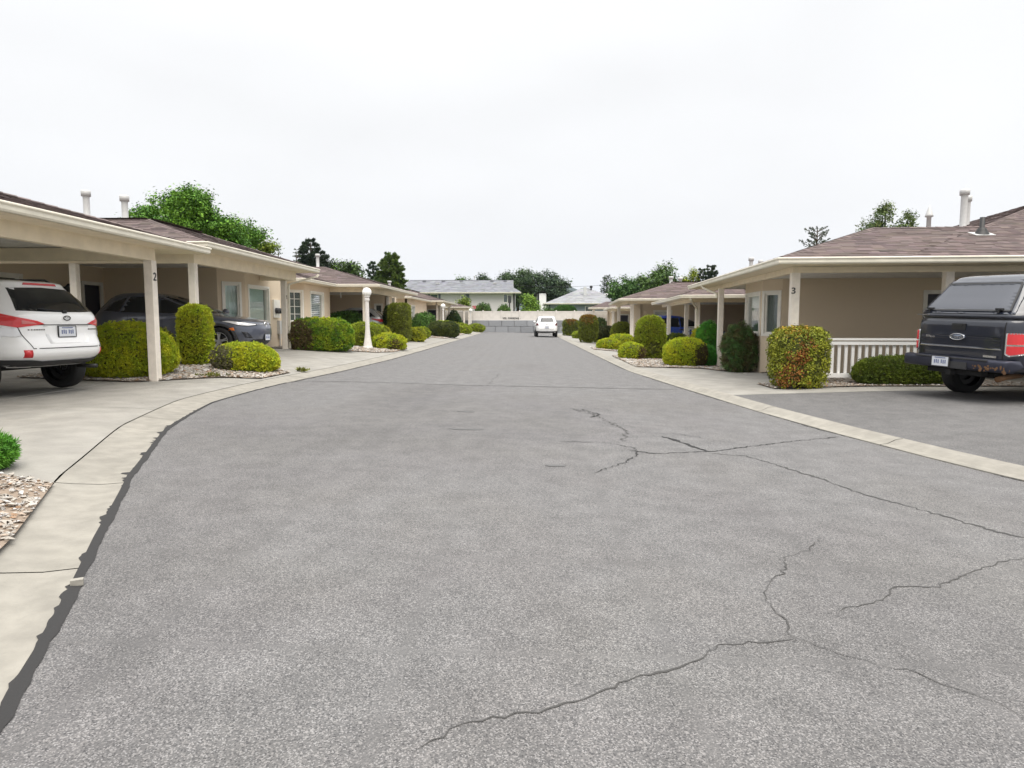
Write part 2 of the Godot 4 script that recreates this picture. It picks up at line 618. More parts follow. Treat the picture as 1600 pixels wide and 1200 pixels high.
func gravel_bed(called: String, poly: Array, count: int, rmin: float, rmax: float) -> void:
	var pv := PackedVector2Array(poly)
	var lo := pv[0]
	var hi := pv[0]
	for p in pv:
		lo = lo.min(p)
		hi = hi.max(p)
	# the bed of soil and fine gravel, draped a little above the paving
	var s := tool(false)
	var st := .4
	var cells := 0
	var x := lo.x
	while x < hi.x:
		var z := lo.y
		while z < hi.y:
			var cell := PackedVector2Array([Vector2(x, z), Vector2(x + st, z), Vector2(x + st, z + st), Vector2(x, z + st)])
			for cut in Geometry2D.intersect_polygons(cell, pv):
				var idx := Geometry2D.triangulate_polygon(cut)
				for i in range(0, idx.size(), 3):
					var t: Array[Vector3] = []
					for k in 3:
						var q: Vector2 = cut[idx[i + k]]
						t.append(Vector3(q.x, ground_y(q.x, q.y) + .02, q.y))
					if (t[1] - t[0]).cross(t[2] - t[0]).y < 0:
						t = [t[0], t[2], t[1]]
					tri(s, t[0], t[1], t[2])
					cells += 1
			z += st
		x += st
	var bed := part(called, s, M.soil)
	kind(bed, "structure")
	var groups := [[], [], []]
	for i in count:
		var p := Vector2.ZERO
		for tries in 30:
			p = Vector2(rng.randf_range(lo.x, hi.x), rng.randf_range(lo.y, hi.y))
			if Geometry2D.is_point_in_polygon(p, pv):
				break
		if not Geometry2D.is_point_in_polygon(p, pv):
			continue
		groups[i % 3].append(p)
	for gi in 3:
		var mm := MultiMesh.new()
		mm.transform_format = MultiMesh.TRANSFORM_3D
		mm.use_colors = true
		mm.mesh = stone_shape(100 + gi)
		mm.instance_count = groups[gi].size()
		for i in groups[gi].size():
			var p: Vector2 = groups[gi][i]
			var r := lerpf(rmin, rmax, pow(rng.randf(), 2.2)) * .62
			var b := Basis.from_euler(Vector3(rng.randf_range(-.5, .5), rng.randf() * TAU, rng.randf_range(-.5, .5))).scaled(Vector3(r * rng.randf_range(.8, 1.4), r * rng.randf_range(.7, 1.1), r))
			mm.set_instance_transform(i, Transform3D(b, Vector3(p.x, ground_y(p.x, p.y) + .02 + r * .25 + rng.randf() * .012, p.y)))
			var c := rng.randf()
			var tone := rng.randf_range(.75, 1.15)
			var col := Color(.42, .385, .34) if c < .5 else (Color(.37, .30, .24) if c < .74 else (Color(.48, .46, .44) if c < .94 else Color(.33, .21, .13)))
			mm.set_instance_color(i, Color(col.r * tone, col.g * tone, col.b * tone))
		var o := MultiMeshInstance3D.new()
		o.multimesh = mm
		o.material_override = M.stone
		put(o, "gravel", bed)
		kind(o, "stuff")


# a thin jagged ribbon lying on the road
func ribbon(parent: Node3D, called: String, m: Material, pts: Array, w0: float, w1: float, jag: float, lift: float) -> void:
	var fine: Array[Vector3] = []
	for i in pts.size() - 1:
		var a: Vector2 = pts[i]
		var b: Vector2 = pts[i + 1]
		var n := maxi(2, int(a.distance_to(b) / .035))
		if a.length() > 14:
			n = maxi(2, int(a.distance_to(b) / .2))
		var side := (b - a).normalized().orthogonal()
		for k in n:
			var t := float(k) / n
			var p := a.lerp(b, t) + side * (rng.randf_range(-jag, jag) * 1.3 + jag * 2.2 * bump.get_noise_2d(t * 9 + i * 7, a.x * 5))
			fine.append(Vector3(p.x, -.021 * p.x + lift, p.y))
	var e: Vector2 = pts[-1]
	fine.append(Vector3(e.x, -.021 * e.x + lift, e.y))
	var s := tool()
	var pl := Vector3.ZERO
	var pr := Vector3.ZERO
	for i in fine.size():
		var t := (fine[mini(i + 1, fine.size() - 1)] - fine[maxi(i - 1, 0)]).normalized()
		var n := t.cross(Vector3.UP).normalized()
		var end := minf(1.0, minf(i, fine.size() - 1 - i) / 4.0 + .15)
		var wide := .45 + 1.3 * maxf(0, .35 + bump.get_noise_2d(fine[i].x * 3, fine[i].z * 3))
		var l := fine[i] - n * rng.randf_range(w0, w1) * .5 * end * wide
		var r := fine[i] + n * rng.randf_range(w0, w1) * .5 * end * wide
		if i:
			quad(s, pl, pr, r, l)
		pl = l
		pr = r
	part(called, s, m, parent)


func road_marks(road: Node3D) -> void:
	var V := func(a: Array) -> Array:
		var out := []
		for p in a:
			out.append(Vector2(p[0], p[1]))
		return out
	# joint line across the road and the seam beside the left kerb
	ribbon(road, "crack", M.crack, V.call([[-4.75, -13.75], [-3.9, -14.05], [-3, -14.1], [-1.5, -13.9], [.4, -13.95], [2.0, -13.95], [3.28, -14.0]]), .045, .075, .008, .003)
	ribbon(road, "crack", M.crack, V.call([[-4.0, -14.1], [-3.7, -14.7], [-3.9, -15.2]]), 0.009, 0.018, .01, .004)
	ribbon(road, "crack", M.crack, V.call([[-.75, -13.9], [-.7, -15.5], [-.62, -17.5]]), 0.006, 0.012, .03, .004)
	# the long crack from the near left to the fork, and on to the right
	ribbon(road, "crack", M.crack, V.call([[-.35, -2.02], [-.18, -2.18], [.05, -2.25], [.28, -2.38], [.42, -2.5], [.62, -2.58], [.82, -2.78], [1.0, -2.82], [1.17, -2.86]]), 0.00486, 0.01053, .008, .003)
	ribbon(road, "crack", M.crack, V.call([[1.17, -2.86], [1.28, -2.76], [1.42, -2.66], [1.55, -2.6], [1.62, -2.48], [1.72, -2.4], [1.75, -2.3]]), 0.00324, 0.0081, .008, .004)
	ribbon(road, "crack", M.crack, V.call([[1.17, -2.86], [1.2, -3.05], [1.2, -3.3], [1.32, -3.55], [1.42, -3.65], [1.52, -3.9], [1.72, -4.05], [1.95, -4.35]]), 0.00324, 0.0081, .010, .005)
	ribbon(road, "crack", M.crack, V.call([[1.47, -3.17], [1.72, -3.28], [1.95, -3.5], [2.18, -3.52], [2.45, -3.72], [2.75, -3.9], [3.05, -4.05], [3.5, -4.2]]), 0.00486, 0.01053, .010, .003)
	# the web of sealed cracks in front of the parking lot
	ribbon(road, "crack", M.crack, V.call([[3.3, -4.35], [3.15, -4.6], [3.0, -5.0], [2.75, -5.5], [2.65, -6.0], [2.45, -6.6], [2.3, -7.0], [1.95, -7.1]]), 0.00972, 0.02835, .012, .003)
	ribbon(road, "crack", M.tar, V.call([[1.1, -7.2], [1.35, -7.0], [1.75, -7.15], [2.0, -7.2], [2.5, -7.55], [3.1, -7.95], [3.9, -8.4]]), 0.0081, 0.02835, .012, .004)
	ribbon(road, "crack", M.tar, V.call([[.6, -6.0], [.95, -6.5], [1.15, -6.9], [1.2, -7.3], [.9, -7.6], [.35, -7.6]]), 0.00648, 0.0162, .015, .005)
	ribbon(road, "crack", M.tar, V.call([[1.95, -7.2], [1.75, -7.9], [1.65, -8.1]]), 0.0243, 0.0567, .012, .006)
	ribbon(road, "crack", M.crack, V.call([[1.1, -7.7], [1.3, -8.4], [1.15, -9.2], [1.0, -10.0], [.7, -10.6]]), 0.0081, 0.0243, .03, .003)
	ribbon(road, "crack", M.tar, V.call([[.95, -9.6], [1.1, -9.9], [.9, -10.5]]), 0.0162, 0.0405, .02, .004)
	ribbon(road, "crack", M.crack, V.call([[1.3, -8.4], [1.9, -8.3], [2.5, -7.6]]), 0.00486, 0.01134, .02, .006)
	for z in [-19.5, -24.5, -33.0]:
		ribbon(road, "crack", M.crack, V.call([[-4.3, z], [-3.3, z - .6], [-2.2, z - .5]]), 0.018, 0.036, .03, .003)
	for o in [[-.72, -8.3, .22, .05], [-.85, -9.9, .13, .04], [.3, -6.3, .10, .04]]:
		var so := tool()
		for k in 14:
			var a0 := TAU * k / 14
			var a1 := TAU * (k + 1) / 14
			var r0: float = 1 + .4 * bump.get_noise_2d(cos(a0) * 2 + o[0] * 9, sin(a0) * 2)
			var r1: float = 1 + .4 * bump.get_noise_2d(cos(a1) * 2 + o[0] * 9, sin(a1) * 2)
			var c0 := Vector3(o[0], -.021 * o[0] + .004, o[1])
			tri(so, c0, c0 + Vector3(cos(a1) * o[2] * r1, -.021 * cos(a1) * o[2] * r1, sin(a1) * o[3] * r1), c0 + Vector3(cos(a0) * o[2] * r0, -.021 * cos(a0) * o[2] * r0, sin(a0) * o[3] * r0))
		part("oil_spot", so, M.oil, road)
	# tar run along the left kerb, broad and ragged close to the camera
	var s := tool()
	var z := 1.5
	var prev := []
	while z > -13.5:
		var x := edge(EL, z)
		var n := bump.get_noise_2d(z * 2.2, 3.0)
		var n2 := bump.get_noise_2d(z * 5.0, 31.0)
		var fade := 1 - smoothstep(-6.0, -12.0, z)
		var out_x := x - (.006 + maxf(0, .20 * (n2 - .22)) + maxf(0, .10 * (n - .25))) * (.3 + .7 * fade)
		var in_x := x + (.014 + .036 * fade) * (.95 + .35 * n) + .006 * bump.get_noise_2d(z * 9.0, 8.0)
		var cur := [Vector3(out_x, -.021 * out_x + .013, z), Vector3(x + .002, -.021 * x + .012, z), Vector3(in_x, -.021 * in_x + .004, z)]
		if prev.size():
			for k in 2:
				quad(s, prev[k], prev[k + 1], cur[k + 1], cur[k])
		prev = cur
		z -= .03
	part("tar_seam", s, M.tar, road)
	ribbon(road, "tar_seam", M.tar, V.call([[edge(EL, -13.4) + .03, -13.4], [edge(EL, -17) + .03, -17], [edge(EL, -22) + .03, -22], [edge(EL, -28) + .03, -28], [edge(EL, -40) + .03, -40]]), 0.024, 0.048, .012, .004)
	ribbon(road, "tar_seam", M.tar, V.call([[edge(ER, -6) - .02, -6], [edge(ER, -9) - .02, -9], [edge(ER, -13) - .02, -13], [edge(ER, -16) - .02, -16], [edge(ER, -20) - .02, -20], [edge(ER, -40) - .02, -40]]), 0.012, 0.03, .01, .004)


# ---------------------------------------------------------------- house kit. Houses are laid out in (a, d): a away from the road, d along it; sx says which way a runs.
var H: Node3D
var sx := 1.0
var off := Vector3.ZERO


func at(a: float, y: float, d: float) -> Vector3:
	return Vector3(sx * a, y, -d) - off


func start_house(called: String, label: String, pos: Vector3, turn: float, side: float, local: bool) -> Node3D:
	H = thing(called, label, "house", pos, turn)
	sx = side
	off = Vector3.ZERO if local else pos
	return H


# faces: arrays of [a, d, rise]; the first two corners are the eave
func roof(faces: Array, y0: float, exposure: float, base: Color, spread: float, deck: Material, hips: Array = [], singles := 0) -> MeshInstance3D:
	var dk := tool()
	var lone := []
	var sh := tool()
	for f in faces:
		var p: Array[Vector3] = []
		for c in f:
			p.append(at(c[0], y0 + c[2], c[1]))
		var n := (p[1] - p[0]).cross(p[2] - p[0]).normalized()
		if n.y < 0:
			n = -n
			p.assign([p[1], p[0], p[2]] if p.size() == 3 else [p[1], p[0], p[3], p[2]])
		for i in range(1, p.size() - 1):
			tri(dk, p[0], p[i], p[i + 1])
		var e := (p[1] - p[0]).normalized()
		var u := n.cross(e).normalized()
		var poly := PackedVector2Array()
		var top := 0.0
		for v in p:
			var q := Vector2((v - p[0]).dot(e), (v - p[0]).dot(u))
			poly.append(q)
			top = maxf(top, q.y)
		var b := -.03
		while b < top - .02:
			var lo := extent(poly, maxf(b, .001))
			var hi := extent(poly, minf(b + exposure, top - .002))
			var a := lo.x - rng.randf() * .3
			var row := rng.randf_range(.93, 1.07)
			while a < lo.y:
				var w := rng.randf_range(.14, .38) * exposure / .14
				var a0 := maxf(a, lo.x)
				var a1 := minf(a + w, lo.y)
				var c0 := clampf(a, hi.x, hi.y)
				var c1 := clampf(a + w, hi.x, hi.y)
				a += w
				if a1 - a0 < .01:
					continue
				var t := row * rng.randf_range(1 - spread, 1 + spread)
				var col := Color(base.r * t, base.g * t * rng.randf_range(.96, 1.04), base.b * t * rng.randf_range(.95, 1.06))
				var hgt := rng.randf_range(.008, .018) * exposure / .14
				var q0 := p[0] + e * a0 + u * b + n * hgt
				var q1 := p[0] + e * a1 + u * b + n * hgt
				var q2 := p[0] + e * c1 + u * (b + exposure) + n * .005
				var q3 := p[0] + e * c0 + u * (b + exposure) + n * .005
				# the shingles that show largest are pieces of their own
				var to := sh
				if lone.size() < singles and b < 1.95 and q0.x < 6.6:
					to = tool()
					lone.append(to)
				to.set_color(col)
				quad(to, q0, q1, q2, q3)
				quad(to, q0 - n * hgt, q1 - n * hgt, q1, q0)
			b += exposure
	# caps over hips and ridges
	for hp in hips:
		var g := at(hp[0][0], y0 + hp[0][2] + .015, hp[0][1])
		var k := at(hp[1][0], y0 + hp[1][2] + .015, hp[1][1])
		var n2 := int(g.distance_to(k) / (exposure * 1.4))
		for i in n2:
			var t := rng.randf_range(1 - spread, 1 + spread) * .97
			sh.set_color(Color(base.r * t, base.g * t, base.b * t))
			var s0 := g.lerp(k, float(i) / n2)
			var s1 := g.lerp(k, float(i + 1.15) / n2)
			var dir := (s1 - s0).normalized()
			var side := dir.cross(Vector3.UP).normalized() * .13
			var up := Vector3(0, .02, 0)
			quad(sh, s0 - side - up * 1.6, s0 + up * .6, s1 + up * .1, s1 - side - up * 2.0)
			quad(sh, s0 + up * .6, s0 + side - up * 1.6, s1 + side - up * 2.0, s1 + up * .1)
	var r := part("roof", dk, deck, H)
	var sg := part("shingles", sh, M.shingle, r)
	kind(sg, "stuff")
	for l in lone:
		part("shingle", l, M.shingle, r)
	return r


func extent(poly: PackedVector2Array, b: float) -> Vector2:
	var lo := 1e9
	var hi := -1e9
	for i in poly.size():
		var p := poly[i]
		var q := poly[(i + 1) % poly.size()]
		if (p.y <= b and q.y >= b) or (q.y <= b and p.y >= b):
			if absf(q.y - p.y) < 1e-6:
				lo = minf(lo, minf(p.x, q.x))
				hi = maxf(hi, maxf(p.x, q.x))
			else:
				var x := lerpf(p.x, q.x, (b - p.y) / (q.y - p.y))
				lo = minf(lo, x)
				hi = maxf(hi, x)
	return Vector2(lo, hi)


func hip_faces(a0: float, a1: float, d0: float, d1: float, s: float) -> Array:
	var w := minf(a1 - a0, d1 - d0) / 2
	var r := w * s
	if a1 - a0 < d1 - d0:
		var m := (a0 + a1) / 2
		return [[[a0, d0, 0], [a1, d0, 0], [m, d0 + w, r]], [[a0, d1, 0], [a1, d1, 0], [m, d1 - w, r]], [[a0, d0, 0], [a0, d1, 0], [m, d1 - w, r], [m, d0 + w, r]], [[a1, d0, 0], [a1, d1, 0], [m, d1 - w, r], [m, d0 + w, r]]]
	var m2 := (d0 + d1) / 2
	return [[[a0, d0, 0], [a0, d1, 0], [a0 + w, m2, r]], [[a1, d0, 0], [a1, d1, 0], [a1 - w, m2, r]], [[a0, d0, 0], [a1, d0, 0], [a1 - w, m2, r], [a0 + w, m2, r]], [[a0, d1, 0], [a1, d1, 0], [a1 - w, m2, r], [a0 + w, m2, r]]]


# two arms of equal width w, one along the road and one back from it
func ell_faces(a0: float, ab: float, d0: float, d1: float, t: float, s: float) -> Array:
	var r := t * s
	var K := [a0 + t, d0 + t, r]
	return [[[a0, d0, 0], [ab, d0, 0], [ab, d0 + t, r], K], [[a0, d0, 0], [a0, d1, 0], [a0 + t, d1 - t, r], K], [[a0, d1, 0], [a0 + 2 * t, d1, 0], [a0 + t, d1 - t, r]], [[a0 + 2 * t, d1, 0], [a0 + 2 * t, d0 + 2 * t, 0], K, [a0 + t, d1 - t, r]], [[a0 + 2 * t, d0 + 2 * t, 0], [ab, d0 + 2 * t, 0], [ab, d0 + t, r], K]]


# moulded gutter along eave corners [a, d]; its top at y; `mid` is a point under the roof, so that it knows its outer side
func gutter(pts: Array, y: float, mid: Vector2, h := .125) -> void:
	var s := tool()
	var prof := [Vector2(0, 0), Vector2(.075, 0), Vector2(.085, -.012), Vector2(.085, -.028), Vector2(.065, -.05), Vector2(.065, -h + .025), Vector2(.05, -h), Vector2(0, -h)]
	var n := pts.size()
	var rows := []
	for i in n:
		var p := Vector2(pts[i][0], pts[i][1])
		var o := Vector2.ZERO
		var dirs := []
		if i > 0:
			dirs.append((p - Vector2(pts[i - 1][0], pts[i - 1][1])).normalized().orthogonal())
		if i < n - 1:
			dirs.append((Vector2(pts[i + 1][0], pts[i + 1][1]) - p).normalized().orthogonal())
		for k in dirs.size():
			var seg0 := Vector2(pts[i - 1 + (1 if i == 0 else k)][0], pts[i - 1 + (1 if i == 0 else k)][1])
			if dirs[k].dot(mid - seg0) > 0:
				dirs[k] = -dirs[k]
		o = dirs[0] if dirs.size() == 1 else (dirs[0] + dirs[1]) / (1 + dirs[0].dot(dirs[1]))
		var row := []
		for q in prof:
			row.append(at(p.x + o.x * q.x, y + q.y, p.y + o.y * q.x))
		rows.append(row)
	for i in n - 1:
		for k in prof.size() - 1:
			var a: Vector3 = rows[i][k]
			var b: Vector3 = rows[i + 1][k]
			var c: Vector3 = rows[i + 1][k + 1]
			var d: Vector3 = rows[i][k + 1]
			var outv: Vector3 = (rows[i][k] + rows[i][k + 1]) / 2 - (rows[i][0] + rows[i][4] + Vector3(0, -h / 2, 0)) / 2
			if (b - a).cross(d - a).dot(outv) > 0:
				quad(s, a, b, c, d)
			else:
				quad(s, a, d, c, b)
	for i in [0, n - 1]:
		for k in range(1, prof.size() - 1):
			tri(s, rows[i][0], rows[i][k], rows[i][k + 1])
	part("gutter", s, M.gutter, H)


# flat slab over an a/d rectangle
func slab(called: String, a0: float, a1: float, d0: float, d1: float, y0: float, y1: float, m: Material) -> MeshInstance3D:
	var s := tool()
	box(s, (at(a0, y0, d0) + at(a1, y1, d1)) / 2, Vector3(absf(a1 - a0), y1 - y0, absf(d1 - d0)))
	return part(called, s, m, H)


func beam(a0: float, d0: float, a1: float, d1: float, y0: float, y1: float, w := .14) -> void:
	var s := tool()
	var m := (y0 + y1) / 2
	bar(s, at(a0, m, d0), at(a1, m, d1), w, y1 - y0)
	part("beam", s, M.soffit, H)


func post(a: float, d: float, y0: float, y1: float, w := .15) -> MeshInstance3D:
	var s := tool()
	var p := at(a, 0, d)
	post_shape(s, p, w, w, y0, y1)
	return part("post", s, M.post, H)


# a wall from (a0,d0) to (a1,d1) with openings [from, to, sill, head] along it
func wall(a0: float, d0: float, a1: float, d1: float, y0: float, y1: float, openings: Array = [], m: Material = null, thick := .14, inward := Vector3.ZERO) -> MeshInstance3D:
	var s := tool()
	var p := at(a0, 0, d0)
	var q := at(a1, 0, d1)
	var e := (q - p).normalized()
	var n := e.cross(Vector3.UP).normalized()
	if inward != Vector3.ZERO and n.dot(inward) < 0:
		n = -n
	var l := p.distance_to(q)
	var cuts := []
	for o in openings:
		cuts.append(o)
	cuts.sort_custom(func(u, v): return u[0] < v[0])
	var x := 0.0
	for o in cuts:
		obox(s, p + e * (x + o[0]) / 2 + Vector3(0, (y0 + y1) / 2, 0) + n * thick / 2, e * (o[0] - x) / 2, Vector3(0, (y1 - y0) / 2, 0), n * thick / 2)
		if o[2] > y0:
			obox(s, p + e * (o[0] + o[1]) / 2 + Vector3(0, (y0 + o[2]) / 2, 0) + n * thick / 2, e * (o[1] - o[0]) / 2, Vector3(0, (o[2] - y0) / 2, 0), n * thick / 2)
		obox(s, p + e * (o[0] + o[1]) / 2 + Vector3(0, (o[3] + y1) / 2, 0) + n * thick / 2, e * (o[1] - o[0]) / 2, Vector3(0, (y1 - o[3]) / 2, 0), n * thick / 2)
		x = o[1]
	obox(s, p + e * (x + l) / 2 + Vector3(0, (y0 + y1) / 2, 0) + n * thick / 2, e * (l - x) / 2, Vector3(0, (y1 - y0) / 2, 0), n * thick / 2)
	return part("wall", s, m if m else M.stucco, H)


# a framed window in an opening of that wall; style: "plain", "curtain", "blind", "grid", "dark"
func window(a0: float, d0: float, a1: float, d1: float, o: Array, inward: Vector3, style: String, parent: Node3D = null, frame_m: Material = null) -> void:
	var p := at(a0, 0, d0)
	var q := at(a1, 0, d1)
	var e := (q - p).normalized()
	var n := e.cross(Vector3.UP).normalized()
	if n.dot(inward) < 0:
		n = -n
	var c: Vector3 = p + e * (o[0] + o[1]) / 2 + Vector3(0, (o[2] + o[3]) / 2, 0)
	var hw: float = (o[1] - o[0]) / 2
	var hh: float = (o[3] - o[2]) / 2
	var s := tool()
	var Y := Vector3.UP
	# outer casing stands proud, inner sash is set back
	for k in [[.07, -.03, .05, 1.0], [.05, .02, .09, .9]]:
		var fw: float = k[0]
		var z0: float = k[1]
		var z1: float = k[2]
		var ww := hw + (fw - .004 if k[3] == 1.0 else -.002)
		var h2 := hh + (fw - .004 if k[3] == 1.0 else -.002)
		for sd in [-1, 1]:
			obox(s, c + e * sd * (ww - fw / 2) + n * (z0 + z1) / 2, e * fw / 2, Y * h2, n * (z1 - z0) / 2)
			obox(s, c + Y * sd * (h2 - fw / 2) + n * (z0 + z1) / 2, e * (ww - fw - .001), Y * fw / 2, n * (z1 - z0) / 2)
	if style == "grid":
		obox(s, c + n * .05, e * .012, Y * (hh - .05), n * .01)
		for k in [-.5, 0.0, .5]:
			obox(s, c + Y * hh * k + n * .052, e * (hw - .05), Y * .012, n * .01)
	var w := part("window", s, frame_m if frame_m else M.trim, parent if parent else H)
	s = tool()
	obox(s, c + n * .072, e * (hw - .05), Y * (hh - .05), n * .004)
	part("pane", s, M.pane, w)
	s = tool()
	if style == "curtain":
		var k := -hw
		var i := 0
		while k < hw:
			var k2 := minf(k + .05, hw)
			var za := .15 + (.03 if i % 2 else 0.0)
			var zb := .15 + (0.0 if i % 2 else .03)
			quad(s, c + e * k - Y * hh + n * za, c + e * k2 - Y * hh + n * zb, c + e * k2 + Y * hh + n * zb, c + e * k + Y * hh + n * za)
			k = k2
			i += 1
		part("curtain", s, M.curtain, w)
	elif style == "blind":
		var yv := -hh + .03
		while yv < hh:
			obox(s, c + Y * yv + n * .14, e * (hw - .03), Y * .028 + n * .012, (n * .03 - Y * .02) * .1)
			yv += .085
		part("blind", s, M.blind, w)
	elif style == "half":
		obox(s, c + Y * hh * .66 + n * .15, e * (hw - .02), Y * hh * .34, n * .004)
		part("roller_blind", s, M.blind, w)
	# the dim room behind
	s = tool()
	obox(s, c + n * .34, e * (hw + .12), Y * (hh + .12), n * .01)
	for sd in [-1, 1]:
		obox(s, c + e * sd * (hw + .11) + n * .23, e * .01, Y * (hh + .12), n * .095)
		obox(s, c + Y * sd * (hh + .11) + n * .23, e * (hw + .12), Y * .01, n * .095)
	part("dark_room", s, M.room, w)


func door(a0: float, d0: float, a1: float, d1: float, o: Array, inward: Vector3, m: Material) -> void:
	var p := at(a0, 0, d0)
	var q := at(a1, 0, d1)
	var e := (q - p).normalized()
	var n := e.cross(Vector3.UP).normalized()
	if n.dot(inward) < 0:
		n = -n
	var c: Vector3 = p + e * (o[0] + o[1]) / 2 + Vector3(0, (o[2] + o[3]) / 2, 0)
	var hw: float = (o[1] - o[0]) / 2
	var hh: float = (o[3] - o[2]) / 2
	var s := tool()
	obox(s, c + n * .06, e * (hw - .002), Vector3.UP * (hh - .002), n * .02)
	var dr := part("door", s, m, H)
	s = tool()
	for sd in [-1, 1]:
		obox(s, c + e * sd * (hw + .03) - n * .012, e * .05, Vector3.UP * (hh + .08), n * .024)
	obox(s, c + Vector3.UP * (hh + .03) - n * .010, e * (hw - .022), Vector3.UP * .05, n * .024)
	part("door_frame", s, M.trim, dr)
	s = tool()
	lathe(s, c + e * (hw - .09) - Vector3.UP * .05 + n * .04, -n, PackedVector2Array([Vector2(0, .07), Vector2(.025, .065), Vector2(.03, .04), Vector2(.012, .03), Vector2(.012, 0)]), 10)
	part("handle", s, M.chrome, dr)


# metal flue with its cap, standing on the roof
func flue(roof_node: Node3D, a: float, d: float, y0: float, y1: float, r := .085) -> void:
	var s := tool(false)
	lathe(s, at(a, 0, d), Vector3.UP, PackedVector2Array([Vector2(r * 1.7, y0 - .3), Vector2(r * 1.5, y0 + .06), Vector2(r, y0 + .1), Vector2(r, y1 - .2), Vector2(r * 1.04, y1 - .19), Vector2(r * 1.04, y1 - .15)]), 14)
	lathe(s, at(a, 0, d), Vector3.UP, PackedVector2Array([Vector2(r * .9, y1 - .16), Vector2(r * 1.45, y1 - .15), Vector2(r * 1.5, y1 - .02), Vector2(r * 1.3, y1), Vector2(0, y1)]), 14)
	part("flue", s, M.flue, roof_node)


func downspout(pts: Array) -> void:
	var s := tool()
	for i in pts.size() - 1:
		var p := at(pts[i][0], pts[i][1], pts[i][2])
		var q := at(pts[i + 1][0], pts[i + 1][1], pts[i + 1][2])
		bar(s, p, q + (q - p).normalized() * .02, .06, .06)
	part("downspout", s, M.gutter, H)


# a railing of posts and balusters, every baluster its own part
func railing(label: String, p: Vector3, q: Vector3, h: float, gap: float) -> void:
	var t := thing("porch_railing", label, "railing", (p + q) / 2, 0)
	var m := (p + q) / 2
	var s := tool()
	bar(s, p + Vector3(0, h - .02, 0) - m, q + Vector3(0, h - .02, 0) - m, .09, .045)
	part("top_rail", s, M.white, t)
	s = tool()
	bar(s, p + Vector3(0, h - .1, 0) - m, q + Vector3(0, h - .1, 0) - m, .05, .07)
	part("upper_rail", s, M.white, t)
	s = tool()
	bar(s, p + Vector3(0, .09, 0) - m, q + Vector3(0, .09, 0) - m, .05, .09)
	part("bottom_rail", s, M.white, t)
	var n := int(p.distance_to(q) / gap)
	s = tool()
	var side := (q - p).normalized() * .028
	var dep := side.cross(Vector3.UP).normalized() * .018
	obox(s, Vector3(0, h / 2 - .03, 0), side, Vector3(0, h / 2 - .06, 0), dep)
	var mesh := done(s)
	for i in n + 1:
		part("baluster", mesh, M.white, t, p.lerp(q, float(i) / n) - m - dep.normalized() * .035)


func dirs_in(a: float, d: float) -> Vector3:
	return Vector3(sx * a, 0, -d).normalized()


# dark-topped joints between soffit and beam, ceilings and overhangs of a carport
func eaves(a0: float, a1: float, d0: float, d1: float, y: float, ia0: float, id0: float, id1: float) -> void:
	slab("soffit", a0 + .01, ia0, d0 + .01, d1 - .01, y, y + .02, M.soffit)
	slab("soffit", ia0, a1, d0 + .01, id0, y, y + .02, M.soffit)
	slab("soffit", ia0, a1, id1, d1 - .01, y, y + .02, M.soffit)
	slab("ceiling", ia0, a1, id0, id1, y + .012, y + .032, M.ceiling)


var brown := Color(.122, .092, .086)


